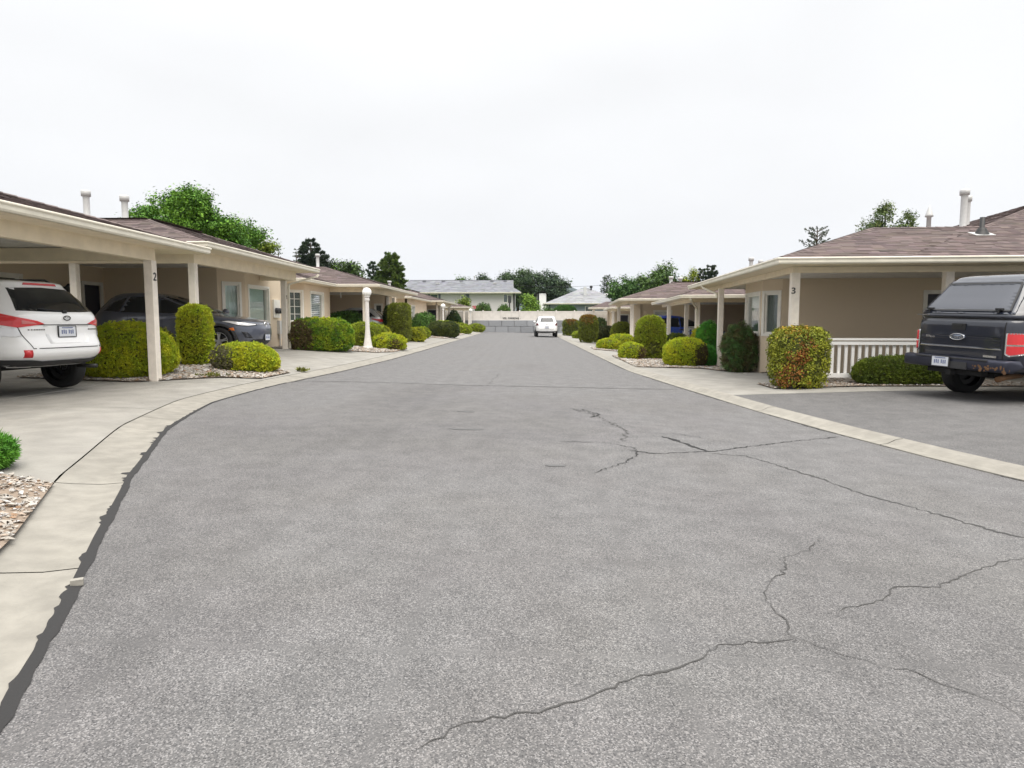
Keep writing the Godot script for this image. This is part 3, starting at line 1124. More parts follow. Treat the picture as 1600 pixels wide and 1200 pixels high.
func make_left_houses() -> void:
	var ina := Vector3(-1, 0, 0)
	# the nearest, at the left edge: its carport holds the white wagon
	start_house("carport_house", "low house nearest on the left, carport over the white wagon, post numbered 2", Vector3(-11, .2, -8), 0, -1, false)
	var r := roof(hip_faces(6.47, 15, 2, 13.96, .28), 2.82, .14, brown, .3, M.deck, [[[6.47, 13.96, 0], [10.7, 9.66, 1.204]]])
	gutter([[6.47, 2], [6.47, 13.96], [15, 13.96]], 2.82, Vector2(10, 8))
	eaves(6.47, 15, 2, 13.96, 2.69, 6.93, 3.0, 12.87)
	beam(7.0, 2.2, 7.0, 12.87, 2.46, 2.69, .14)
	beam(7.07, 12.8, 14.9, 12.8, 2.46, 2.688, .14)
	post(7.0, 12.8, .16, 2.46, .17)
	post(7.0, 3.2, .1, 2.46, .17)
	text_part("house_number", "2", .15, M.number, H, at(6.912, 2.16, 12.79), Vector3(0, 90, 0))
	wall(13.2, 3, 13.2, 11.2, .1, 2.69, [], null, .14, ina)
	slab("floor_slab", 7.6, 13.2, 3, 12.6, .1, .2, M.concrete)
	# second house: grey car, bay windows
	start_house("bay_window_house", "low house with the grey car in its carport and a curtained bay window behind", Vector3(-10.5, .35, -19), 0, -1, false)
	r = roof(ell_faces(6.9, 19, 14.9, 22.9, 2.66, .32), 3.05, .14, brown, .3, M.deck, [[[6.9, 14.9, 0], [9.56, 17.56, .851]], [[19, 17.56, .851], [9.56, 17.56, .851]], [[9.56, 17.56, .851], [9.56, 20.24, .851]], [[6.9, 22.9, 0], [9.56, 20.24, .851]]])
	gutter([[19, 14.9], [6.9, 14.9], [6.9, 22.9], [12.2, 22.9]], 3.05, Vector2(9, 18))
	eaves(6.9, 12.8, 14.9, 22.9, 2.925, 7.48, 15.67, 22.33)
	beam(7.55, 15.53, 7.55, 22.47, 2.64, 2.925, .14)
	beam(7.62, 15.6, 12.7, 15.6, 2.64, 2.922, .14)
	beam(7.62, 22.4, 8.6, 22.4, 2.64, 2.922, .14)
	post(7.55, 15.6, .3, 2.64, .16)
	post(10.28, 15.6, .3, 2.64, .16)
	post(7.86, 22.4, .3, 2.64, .17)
	text_part("house_number", "1", .13, M.number, H, at(7.772, 2.1, 22.38), Vector3(0, 90, 0))
	downspout([[6.82, 2.86, 22.75], [6.86, 2.80, 22.72], [7.70, 2.52, 22.42], [7.72, 2.40, 22.43], [7.72, .45, 22.43]])
	var o := [[1.0, 2.15, 1.35, 2.45], [4.60, 5.42, .42, 2.40]]
	wall(12.7, 15.0, 12.7, 20.6, .25, 2.925, o, null, .14, ina)
	window(12.7, 15.0, 12.7, 20.6, o[0], ina, "dark")
	door(12.7, 15.0, 12.7, 20.6, o[1], ina, M.door)
	wall(12.7, 20.6, 9.25, 20.6, .25, 2.925, [], null, .14, Vector3(0, 0, -1))
	o = [[.19, .66, 1.36, 2.46]]
	var diag := Vector3(-1, 0, -1)
	wall(9.25, 20.6, 8.65, 21.2, .25, 2.925, o, null, .12, diag)
	window(9.25, 20.6, 8.65, 21.2, o[0], diag, "curtain")
	o = [[.25, 1.9, 1.3, 2.41]]
	wall(8.65, 21.2, 8.65, 24.9, .25, 2.925, o, null, .14, ina)
	window(8.65, 21.2, 8.65, 24.9, o[0], ina, "curtain")
	wall(12.7, 24.9, 8.65, 24.9, .25, 2.925, [], null, .14, Vector3(0, 0, 1))
	slab("floor_slab", 7.7, 12.7, 15.3, 22.6, .25, .415, M.concrete)
	# meters on the wall beside the window
	var s := tool()
	box(s, at(8.62, 1.75, 23.75), Vector3(.06, .62, .58))
	var meter := part("meter_box", s, M.trim, H)
	for k in [-.13, .12]:
		s = tool()
		lathe(s, at(8.6, 1.68, 23.75 + k), Vector3(1, 0, 0), PackedVector2Array([Vector2(.1, 0), Vector2(.1, .08), Vector2(.07, .12), Vector2(0, .12)]), 14)
		part("meter", s, M.plastic, meter)
	s = tool()
	box(s, at(8.6, 1.1, 23.95), Vector3(.1, .48, .2))
	box(s, at(8.6, .78, 23.95), Vector3(.06, .14, .12))
	tube(s, PackedVector3Array([at(8.6, .75, 23.95), at(8.6, .4, 23.95)]), .025)
	part("junction_box", s, M.flue, H)
	flue(r, 10.46, 18.05, 3.62, 4.60, .08)
	flue(r, 11.47, 18.05, 3.62, 4.73, .08)
	# third house: bay with the grid window, silver car
	start_house("lamp_post_house", "low house behind the near lamp post, with grid window, blind and silver car", Vector3(-10.5, .4, -35), 0, -1, false)
	r = roof(ell_faces(6.74, 19, 31.8, 43, 3.48, .30), 3.02, .16, brown, .3, M.deck, [[[6.74, 31.8, 0], [10.22, 35.28, 1.044]], [[19, 35.28, 1.044], [10.22, 35.28, 1.044]], [[6.74, 43, 0], [10.22, 39.52, 1.044]]])
	roof(hip_faces(8.75, 17, 27.2, 33.2, .29), 3.02, .16, brown, .3, M.deck, [[[8.75, 27.2, 0], [11.75, 30.2, .87]]])
	gutter([[17, 27.2], [8.75, 27.2], [8.75, 31.74]], 3.02, Vector2(12, 30))
	gutter([[8.82, 31.8], [6.74, 31.8], [6.74, 43], [13.7, 43]], 3.02, Vector2(10, 37))
	eaves(6.74, 12.6, 31.8, 43, 2.895, 7.4, 32.5, 42.4)
	slab("soffit", 8.76, 14, 27.21, 31.75, 2.893, 2.913, M.soffit)
	beam(7.47, 32.44, 7.47, 42.4, 2.68, 2.895)
	beam(7.54, 32.5, 12.5, 32.5, 2.68, 2.892)
	post(7.6, 32.6, .3, 2.68, .16)
	post(7.72, 38.8, .35, 2.68, .16)
	post(7.75, 40.6, .35, 2.68, .16)
	downspout([[7.3, 2.92, 31.78], [7.45, 2.88, 31.8], [7.62, 2.5, 32.45], [7.62, .45, 32.48]])
	wall(14, 27.9, 10.0, 27.9, .3, 2.893, [], null, .14, Vector3(0, 0, -1))
	o = [[.36, 1.0, 1.3, 2.55]]
	wall(10.0, 27.9, 9.2, 28.7, .3, 2.893, o, null, .12, diag)
	window(10.0, 27.9, 9.2, 28.7, o[0], diag, "grid")
	o = [[.75, 2.6, 1.28, 2.55]]
	wall(9.2, 28.7, 9.2, 32.4, .3, 2.893, o, null, .14, ina)
	window(9.2, 28.7, 9.2, 32.4, o[0], ina, "blind")
	wall(12.5, 32.2, 12.5, 42, .3, 2.893, [], null, .14, ina)
	o = [[3.45, 3.85, 1.0, 2.3]]
	wall(12.5, 41.6, 8.3, 41.6, .3, 2.892, o, null, .14, Vector3(0, 0, -1))
	window(12.5, 41.6, 8.3, 41.6, o[0], Vector3(0, 0, -1), "dark")
	wall(8.3, 41.6, 8.3, 44.5, .3, 2.892, [], null, .14, ina)
	flue(r, 10.72, 35.7, 3.95, 4.78, .08)
	flue(r, 13.4, 35.7, 3.95, 4.8, .1)
	s = tool()
	tube(s, PackedVector3Array([at(9.1, 2.87, 34.0), at(9.1, 2.45, 34.0)]), .028)
	part("hanging_chime", s, M.white, H)
	# fourth house
	start_house("second_lamp_house", "low house behind the second lamp post, fourth from the camera on the left", Vector3(-10, .4, -58), 0, -1, false)
	r = roof(ell_faces(6.84, 18, 58.4, 70, 3.4, .30), 3.02, .22, brown, .25, M.deck)
	roof(hip_faces(7.9, 15, 47.4, 59.5, .29), 3.0, .22, brown, .25, M.deck)
	gutter([[15, 47.4], [7.9, 47.4], [7.9, 58.3]], 3.0, Vector2(12, 50))
	gutter([[8.0, 58.4], [6.84, 58.4], [6.84, 70], [13, 70]], 3.02, Vector2(10, 64))
	eaves(6.84, 12.1, 58.4, 70, 2.895, 7.4, 59.0, 69.4)
	slab("soffit", 7.91, 14, 47.41, 58.3, 2.87, 2.89, M.soffit)
	beam(7.5, 59, 7.5, 69.4, 2.66, 2.893)
	beam(7.5, 59.07, 12, 59.07, 2.66, 2.891)
	for p in [[7.62, 60], [7.7, 63], [7.57, 69]]:
		post(p[0], p[1], .3, 2.66, .17)
	o = [[1.9, 3.4, 1.2, 2.4]]
	wall(8.3, 48.5, 8.3, 58.3, .3, 2.87, o, null, .14, ina)
	window(8.3, 48.5, 8.3, 58.3, o[0], ina, "half")
	wall(14, 48.5, 8.3, 48.5, .3, 2.87, [], null, .14, Vector3(0, 0, -1))
	wall(12, 58.3, 12, 69.5, .3, 2.89, [], null, .14, ina)
	o = [[2.3, 3.2, .4, 2.4]]
	wall(12, 69.0, 8.0, 69.0, .3, 2.89, o, null, .14, Vector3(0, 0, -1))
	door(12, 69.0, 8.0, 69.0, o[0], Vector3(0, 0, -1), M.door)
	flue(r, 12.2, 62.2, 3.9, 4.9, .13)
	# open shelter at the far left corner
	start_house("open_shelter", "small open shelter on posts behind the farthest lamp, in front of the cream fence", Vector3(-7, .3, -73), 0, -1, false)
	roof(hip_faces(5.6, 10, 71.6, 74.6, .25), 2.75, .22, brown, .25, M.deck)
	gutter([[10, 71.6], [5.6, 71.6], [5.6, 74.6]], 2.75, Vector2(8, 73))
	slab("ceiling", 5.62, 10, 71.62, 74.6, 2.6, 2.62, M.soffit)
	beam(5.8, 71.9, 9.8, 71.9, 2.36, 2.6)
	for p in [[5.78, 71.9], [6.3, 71.9], [5.78, 74.3], [9.6, 71.9]]:
		post(p[0], p[1], .2, 2.36, .17)


func make_right_houses() -> void:
	# nearest right: porch with the white railing
	var t := deg_to_rad(-4.5)
	start_house("railing_porch_house", "low house nearest on the right, porch post numbered 3, white railing before tan wall", Vector3(5.04, 0, -13.65), t, 1, true)
	off = Vector3(0, -.055, 0)
	var v := Vector3(1, 0, 0)
	var f := [[[0, 0, 0], [2.4, 0, 0], [5.18, 2.78, .89], [2.78, 2.78, .89]], [[2.4, 0, 0], [17, 0, 0], [17, 7, 2.24], [9.4, 7, 2.24]], [[0, 0, 0], [0, 11, 0], [2.78, 8.22, .89], [2.78, 2.78, .89]], [[0, 11, 0], [5.56, 11, 0], [2.78, 8.22, .89]], [[5.56, 11, 0], [5.56, 5.56, 0], [2.78, 2.78, .89], [2.78, 8.22, .89]], [[2.4, .02, .0], [2.4, 14, 0], [9.4, 7, 2.24]], [[2.4, 14, 0], [17, 14, 0], [17, 7, 2.24], [9.4, 7, 2.24]], [[5.6, 5.56, 0], [9, 5.56, 0], [9, 2.78, .89], [2.85, 2.78, .89]]]
	var r := roof(f, 2.52, .14, brown * 1.08, .26, M.deck, [[[0, 0, 0], [2.78, 2.78, .89]], [[2.78, 2.78, .89], [5.18, 2.78, .89]], [[5.18, 2.78, .89], [9.4, 7, 2.24]], [[2.78, 2.78, .89], [2.78, 8.22, .89]], [[0, 11, 0], [2.78, 8.22, .89]]], 300)
	gutter([[16.9, 0], [0, 0], [0, 11], [5.5, 11]], 2.52, Vector2(6, 5))
	slab("soffit", .01, 16, .01, .62, 2.395, 2.415, M.soffit)
	slab("soffit", .01, .42, .62, 10.98, 2.395, 2.415, M.soffit)
	slab("ceiling", .42, 16, .62, 10.98, 2.402, 2.422, M.ceiling)
	beam(.5, .68, .5, 10.2, 2.27, 2.395, .14)
	beam(.57, .75, 16, .75, 2.27, 2.393, .14)
	post(.5, .75, -.25, 2.27, .17)
	post(3.5, .75, -.25, 2.27, .17)
	post(.44, 7.82, -.3, 2.27, .16)
	text_part("house_number", "3", .125, M.number, H, at(.452, 1.90, .662))
	# bracket of a downspout at the far post
	downspout([[-.04, 2.42, 8.6], [.02, 2.34, 8.55], [.32, 2.12, 7.9], [.34, 2.02, 7.86]])
	var o := [[3.65, 4.5, -.02, 2.0]]
	wall(1.47, 4.98, 16, 4.98, -.1, 2.40, o, null, .14, Vector3(0, 0, -1))
	door(1.47, 4.98, 16, 4.98, o[0], Vector3(0, 0, -1), M.door)
	var diag := Vector3(1, 0, -1)
	o = [[.09, .51, .93, 2.03]]
	wall(1.47, 4.98, 1.05, 5.40, -.12, 2.40, o, null, .12, diag)
	window(1.47, 4.98, 1.05, 5.40, o[0], diag, "dark")
	o = [[.18, 1.72, .93, 2.03]]
	wall(1.05, 5.40, 1.05, 7.3, -.2, 2.40, o, null, .14, v)
	window(1.05, 5.40, 1.05, 7.3, o[0], v, "half")
	o = [[.2, .86, .93, 2.03]]
	wall(1.05, 7.3, 1.8, 8.05, -.2, 2.40, o, null, .12, Vector3(1, 0, .9))
	window(1.05, 7.3, 1.8, 8.05, o[0], Vector3(1, 0, .9), "dark")
	wall(1.8, 8.05, 1.8, 9.6, -.2, 2.40, [], null, .14, v)
	wall(1.8, 9.6, 9, 9.6, -.15, 2.40, [], null, .14, Vector3(0, 0, 1))
	slab("porch_floor", .5, 15, 3.4, 4.97, -.4, -.12, M.concrete)
	# pipe vent through the near slope and flues behind
	var s := tool(false)
	lathe(s, at(4.75, 0, 1.98), Vector3.UP, PackedVector2Array([Vector2(.16, 3.14), Vector2(.1, 3.24), Vector2(.09, 3.27), Vector2(.05, 3.3), Vector2(.05, 3.52), Vector2(0, 3.52)]), 12)
	part("pipe_vent", s, M.iron, r)
	s = tool()
	obox(s, at(4.75, 3.17, 1.98), Vector3(.2, 0, 0), Vector3(0, .006, 0), Vector3(0, -.05, .17))
	part("flashing", s, M.flue, r)
	flue(r, 6.55, 6.2, 3.0, 4.86, .085)
	flue(r, 6.86, 6.6, 3.0, 4.75, .065)
	s = tool(false)
	lathe(s, at(5.75, 0, 6.4), Vector3.UP, PackedVector2Array([Vector2(.06, 3.0), Vector2(.06, 4.15), Vector2(.11, 4.17), Vector2(.10, 4.22), Vector2(.03, 4.42), Vector2(0, 4.5)]), 12)
	part("finial_flue", s, M.flue, r)
	# second on the right
	start_house("blue_car_house", "low house second on the right with the blue car in its carport", Vector3(5.94, -.2, -26), deg_to_rad(-5.2), 1, true)
	off = Vector3(0, -.2, 0)
	r = roof(ell_faces(0, 13, 0, 11.5, 3.2, .30), 2.30, .16, brown * 1.05, .27, M.deck, [[[0, 0, 0], [3.2, 3.2, .96]]])
	gutter([[13, 0], [0, 0], [0, 11.5], [6.4, 11.5]], 2.30, Vector2(3, 5))
	eaves(0, 12.5, 0, 11.5, 2.175, .43, .68, 10.9)
	beam(.5, .68, .5, 10.9, 2.04, 2.175)
	beam(.57, .75, 12, .75, 2.04, 2.172)
	post(.72, .9, -.4, 2.04, .17)
	post(.26, 6.24, -.4, 2.04, .17)
	post(.75, 4.08, -.4, 2.04, .16)
	s = tool()
	var pp := at(.26, 0, 6.24)
	for k in 5:
		post_shape(s, pp + Vector3(-.03 * k, 0, 0), .2 + .05 * k, .2, -.35, -.05 - .07 * k)
	part("post_foot", s, M.post, H)
	downspout([[.3, 2.2, -.03], [.32, 2.12, .0], [.66, 1.82, .78], [.68, 1.7, .8], [.68, -.3, .8]])
	wall(1.9, 11.2, 12, 11.2, -.4, 2.17, [], null, .14, Vector3(0, 0, -1))
	wall(7.5, 1.5, 7.5, 11.2, -.4, 2.172, [[4.0, 4.9, -.2, 1.8]], null, .14, v)
	door(7.5, 1.5, 7.5, 11.2, [4.0, 4.9, -.2, 1.8], v, M.door)
	flue(r, 3.6, 4.9, 3.0, 4.10, .08)
	flue(r, 4.0, 4.9, 3.0, 3.98, .07)
	# third on the right
	start_house("dome_shrub_house", "low house third on the right, behind the clipped dome shrub and the double mound", Vector3(5.41, -.2, -39), t, 1, true)
	off = Vector3(0, -.2, 0)
	r = roof(ell_faces(0, 13, 0, 12.5, 3.45, .313), 2.58, .18, brown * 1.05, .25, M.deck, [[[0, 0, 0], [3.45, 3.45, 1.08]]])
	gutter([[13, 0], [0, 0], [0, 12.5], [6.9, 12.5]], 2.58, Vector2(3, 5))
	eaves(0, 12.5, 0, 12.5, 2.455, .45, .8, 11.9)
	beam(.52, .8, .52, 11.9, 2.3, 2.455)
	beam(.6, .87, 12, .87, 2.3, 2.452)
	post(.77, 1.06, -.4, 2.3, .2)
	post(.49, 9.07, -.4, 2.3, .2)
	o = [[.9, 2.0, .8, 1.95], [3.2, 4.0, -.3, 1.9]]
	wall(1.7, 6.2, 12, 6.2, -.4, 2.45, o, null, .14, Vector3(0, 0, -1))
	window(1.7, 6.2, 12, 6.2, o[0], Vector3(0, 0, -1), "half")
	door(1.7, 6.2, 12, 6.2, o[1], Vector3(0, 0, -1), M.door)
	wall(1.7, 6.2, 1.7, 12, -.4, 2.45, [], null, .14, v)
	flue(r, 3.35, 4.0, 3.5, 4.05, .10)
	flue(r, 3.9, 4.0, 3.5, 3.98, .10)
	# fourth and fifth on the right
	start_house("fourth_right_house", "low house fourth on the right with a dark front door and a pale post", Vector3(6.86, -.2, -55), t, 1, true)
	off = Vector3(0, -.2, 0)
	roof(ell_faces(0, 12, 0, 13, 3.0, .30), 2.41, .22, brown, .25, M.deck)
	gutter([[12, 0], [0, 0], [0, 13], [6, 13]], 2.41, Vector2(3, 5))
	eaves(0, 11.5, 0, 13, 2.285, .5, .9, 12.4)
	beam(.57, .9, .57, 12.4, 2.1, 2.285)
	beam(.64, .97, 11, .97, 2.1, 2.282)
	post(.3, 1.1, -.4, 2.1, .2)
	o = [[.5, 1.4, -.3, 1.85]]
	wall(.7, 9.2, 11, 9.2, -.4, 2.28, o, null, .14, Vector3(0, 0, -1))
	door(.7, 9.2, 11, 9.2, o[0], Vector3(0, 0, -1), M.door)
	start_house("farthest_right_house", "low brown-roofed house farthest on the right, at the end of the cream fence", Vector3(6.7, -.2, -71), t, 1, true)
	off = Vector3(0, -.2, 0)
	roof(hip_faces(0, 10, 0, 3.6, .35), 2.66, .22, brown, .25, M.deck)
	gutter([[10, 0], [0, 0], [0, 3.6]], 2.66, Vector2(3, 2))
	slab("soffit", .01, 10, .01, 3.6, 2.52, 2.54, M.soffit)
	post(.5, .6, -.4, 2.52, .2)
	wall(2.0, 1.2, 9.5, 1.2, -.4, 2.52, [], null, .14, Vector3(0, 0, -1))
	wall(2.0, 1.2, 2.0, 3.4, -.4, 2.52, [], null, .14, v)
	railing("white baluster railing along the porch of the nearest right house", Vector3(5.74, .12, -14.36), Vector3(8.45, .12, -14.15), .86, .134)
	railing("short white railing beside the blue car in the second right carport", Vector3(7.75, .1, -33.0), Vector3(9.4, .1, -33.1), .95, .16)


func make_far_end() -> void:
	# retaining wall of big concrete blocks, each block a part
	var t := thing("retaining_wall", "grey retaining wall of large concrete blocks across the end of the road", "wall", Vector3(-2, .0, -75))
	var meshes := []
	for k in 3:
		var s := tool()
		var w := 1.36
		var h := .665
		var c := .025
		# chamfered face
		for sg in [[Vector3(-w / 2, 0, -.3), Vector3(w / 2, 0, -.3), Vector3(w / 2, h, -.3), Vector3(-w / 2, h, -.3)]]:
			quad(s, sg[1], sg[0], sg[3], sg[2])
		var o := [Vector3(-w / 2, 0, .28), Vector3(w / 2, 0, .28), Vector3(w / 2, h, .28), Vector3(-w / 2, h, .28)]
		var n := [Vector3(-w / 2 + c, c, .3 + .006 * k), Vector3(w / 2 - c, c, .3), Vector3(w / 2 - c, h - c, .3 + .004 * k), Vector3(-w / 2 + c, h - c, .3)]
		quad(s, n[0], n[1], n[2], n[3])
		for i in 4:
			var j := (i + 1) % 4
			quad(s, o[i], o[j], n[j], n[i])
		quad(s, Vector3(-w / 2, h, .28), Vector3(w / 2, h, .28), Vector3(w / 2, h, -.3), Vector3(-w / 2, h, -.3))
		quad(s, Vector3(-w / 2, 0, -.3), Vector3(-w / 2, 0, .28), Vector3(-w / 2, h, .28), Vector3(-w / 2, h, -.3))
		quad(s, Vector3(w / 2, 0, .28), Vector3(w / 2, 0, -.3), Vector3(w / 2, h, -.3), Vector3(w / 2, h, .28))
		meshes.append(done(s))
	var tones := []
	for k in 4:
		var m: StandardMaterial3D = M.block.duplicate()
		var g := .27 + .035 * k
		m.albedo_color = Color(g * .97, g, g * 1.06).linear_to_srgb()
		tones.append(m)
	for row in 2:
		for i in 12:
			part("concrete_block", meshes[rng.randi() % 3], tones[rng.randi() % 4], t, Vector3(-7.4 + i * 1.39 + row * .68, row * .69, rng.randf_range(-.012, .012)))
	var s2 := tool()
	box(s2, Vector3(0.4, .65, -.31), Vector3(16, 1.3, .02))
	part("backing", s2, M.soil, t)
	# cream panel fence standing on it
	var f := thing("panel_fence", "cream panel fence above the grey block wall, lettered VIS. PARKING", "fence", Vector3(-1, 1.35, -75.05))
	var pm: ArrayMesh
	var s := tool()
	box(s, Vector3(0, .47, 0), Vector3(1.86, .86, .05))
	box(s, Vector3(0, .95, 0), Vector3(1.9, .1, .08))
	box(s, Vector3(0, .02, 0), Vector3(1.9, .1, .08))
	pm = done(s)
	var s3 := tool()
	post_shape(s3, Vector3.ZERO, .13, .13, -.05, 1.03)
	for k in 4:
		var a := [Vector3(-.08, 1.03, .08), Vector3(.08, 1.03, .08), Vector3(.08, 1.03, -.08), Vector3(-.08, 1.03, -.08)]
		tri(s3, a[k], a[(k + 1) % 4], Vector3(0, 1.11, 0))
	var qm := done(s3)
	for i in 13:
		part("fence_panel", pm, M.fence, f, Vector3(-11.5 + i * 2 + 1, 0, 0))
	for i in 14:
		part("fence_post", qm, M.fence, f, Vector3(-11.5 + i * 2, 0, 0))
	text_part("lettering", "- VIS. PARKING -", .2, M.iron, f, Vector3(-.45, .22, .045), Vector3.ZERO, "Droid Sans", true, .02)
	# red sign board beyond
	var sg := thing("red_sign", "small red sign board above the fence at the far left corner", "sign", Vector3(-5.55, 1.3, -76.2))
	s = tool()
	box(s, Vector3(0, 1.5, 0), Vector3(.4, .34, .03))
	part("board", s, mat(Color(.40, .12, .12), .6), sg)
	s = tool()
	box(s, Vector3(0, .7, -.04), Vector3(.07, 1.6, .05))
	part("post", s, M.flue, sg)
	# long two-storey building
	start_house("long_grey_roof_building", "long pale two-storey building with a grey shingle roof behind the fence", Vector3(-10, 1.25, -104), 0, 1, false)
	var grey := Color(.21, .215, .235)
	var r := roof([[[-18.2, 100, 0], [-1.65, 100, 0], [-1.65, 105.2, 2.02], [-17.5, 105.2, 2.02]], [[-18.2, 100, 0], [-18.2, 110.4, 0], [-17.5, 105.2, 2.02]], [[-18.2, 110.4, 0], [-1.65, 110.4, 0], [-1.65, 105.2, 2.02], [-17.5, 105.2, 2.02]], [[-.45, 100.2, .02], [-.45, 107.5, .02], [-1.66, 105.5, .8], [-1.66, 102, .8]], [[-1.66, 100.2, .02], [-.45, 100.2, .02], [-1.66, 102, .8]]], 5.42, .3, grey, .16, M.deck)
	gutter([[-18.2, 100], [-.45, 100]], 5.42, Vector2(-10, 105), .16)
	slab("soffit", -18.1, -.5, 100.02, 101.0, 5.25, 5.28, M.far_wall)
	var inz := Vector3(0, 0, -1)
	var op := [[3.6, 4.7, 4.2, 5.15], [8.1, 8.75, 4.1, 5.15], [14.35, 14.95, 3.95, 5.15]]
	wall(-17.4, 100.9, -1.4, 100.9, 1.2, 5.25, op, M.far_wall, .2, inz)
	for w in op:
		window(-17.4, 100.9, -1.4, 100.9, w, inz, "dark")
	wall(-1.4, 100.9, -1.4, 109.6, 1.2, 5.25, [], M.far_wall, .2, Vector3(-1, 0, 0))
	s = tool()
	var gp := [at(-1.66, 5.25, 100.9), at(-1.66, 5.25, 109.6), at(-1.66, 7.3, 105.2)]
	tri(s, gp[0], gp[1], gp[2])
	tri(s, gp[1] + Vector3(-.15, 0, 0), gp[0] + Vector3(-.15, 0, 0), gp[2] + Vector3(-.15, 0, 0))
	part("gable", s, M.far_wall, H)
	s = tool()
	for x in [-13.95, -12.45, -8.45]:
		box(s, at(x, 4.65, 100.86), Vector3(.3, 1.0, .05))
	box(s, at(-8.35, 4.6, 100.86), Vector3(.55, 1.1, .06))
	part("shutter", s, mat(Color(.12, .14, .19), .6), H)
	for p in [[-15.2, .92], [-12.3, .93], [-9.6, .95], [-4.9, .93], [-13.0, .7], [-2.9, .92], [-4.4, .72]]:
		s = tool()
		var d: float = 100 + 5.2 * p[1]
		box(s, at(p[0], 5.46 + 2.02 * p[1], d - .1), Vector3(.5, .14, .5))
		part("roof_vent", s, M.flue if p[1] < .8 else mat(grey, .8), r)
	flue(r, -7.6, 105.4, 7.2, 8.1, .1)
	# grey house to the right
	start_house("grey_hip_roof_house", "grey house with a pale grey hip roof behind the fence on the right", Vector3(9.5, 1.25, -110), 0, 1, false)
	r = roof(hip_faces(3.1, 16.4, 105, 117, .41), 3.95, .3, Color(.30, .305, .315), .14, M.deck)
	gutter([[3.1, 117], [3.1, 105], [16.4, 105]], 3.95, Vector2(10, 111), .16)
	wall(3.8, 105.7, 15.8, 105.7, 1.2, 3.85, [[5.6, 6.8, 2.4, 3.5]], M.blue_wall, .2, inz)
	window(3.8, 105.7, 15.8, 105.7, [5.6, 6.8, 2.4, 3.5], inz, "dark")
	wall(3.8, 105.7, 3.8, 116, 1.2, 3.85, [], M.blue_wall, .2, Vector3(1, 0, 0))
	slab("soffit", 3.2, 16.3, 105.05, 117, 3.78, 3.82, M.blue_wall)
	s = tool()
	box(s, at(9.55, 5.6, 108.4), Vector3(.45, 1.9, .5))
	part("chimney", s, M.flue, r)
	s = tool(false)
	lathe(s, at(10.7, 0, 110.4), Vector3.UP, PackedVector2Array([Vector2(.12, 6.0), Vector2(.12, 6.5), Vector2(.24, 6.5), Vector2(.24, 6.85), Vector2(0, 6.9)]), 10)
	part("black_vent", s, M.iron, r)
	flue(r, 13.4, 109.5, 5.0, 6.8, .12)
	s = tool()
	box(s, at(13.0, 5.4, 108.6), Vector3(.7, .3, .5))
	part("skylight", s, M.white, r)
	# white house corner between the trees
	start_house("white_house_between_trees", "small white house end showing between the trees behind the fence", Vector3(3.1, 1.25, -124), 0, 1, false)
	wall(2.35, 122, 3.9, 122, 1.2, 6.1, [], M.white, .3, inz)
	wall(2.35, 122, 2.35, 128, 1.2, 6.1, [], M.white, .3, Vector3(1, 0, 0))
	roof([[[2.0, 121.7, 0], [2.0, 128, 0], [3.1, 128, .45], [3.1, 121.7, .45]], [[4.2, 121.7, 0], [4.2, 128, 0], [3.1, 128, .45], [3.1, 121.7, .45]]], 6.1, .4, Color(.4, .42, .45), .1, M.deck)
	# utility pole with its box
	var up := thing("utility_pole", "dark utility pole with a box beside the long building's right end", "pole", Vector3(-1.95, 1.25, -92))
	s = tool()
	tube(s, PackedVector3Array([Vector3.ZERO, Vector3(0, 3.4, 0)]), .09)
	part("pole", s, M.iron, up)
	s = tool()
	box(s, Vector3(0, 2.9, .15), Vector3(.42, .95, .2))
	part("box", s, M.plastic, up)
	# wire slung between poles beyond the roofs
	var wire := PackedVector3Array()
	for k in 13:
		var u := k / 12.0
		wire.append(Vector3(lerpf(-4, 16, u), 7.6 - 2.0 * u * (1 - u), -119))
	s = tool(false)
	tube(s, wire, .022, 5)
	tag(part("overhead_wire", s, M.iron), "thin overhead wire slung across the dark trees behind the far end", "wire")
	# far hill
	s = tool(false)
	var hp := FastNoiseLite.new()
	hp.seed = 3
	hp.frequency = .0016
	for i in 40:
		for j in 12:
			var c := []
			for p in [[i, j], [i + 1, j], [i + 1, j + 1], [i, j + 1]]:
				var x: float = -900 + p[0] * 45
				var z: float = -2300 - p[1] * 60
				var e: float = sin(PI * clampf(p[1] / 9.0, 0, .5)) * 142 * exp(-pow((x - 90) / 260, 2)) + 14 * hp.get_noise_2d(x, z) * minf(p[1], 3) / 3.0
				c.append(Vector3(x, maxf(e, -2), z))
			quad(s, c[0], c[1], c[2], c[3])
	kind(part("hill", s, textured(mat(Color(.05, .075, .05), 1), noise_tex(.02, .6, 1, 4, 256, 31), .004)), "structure")


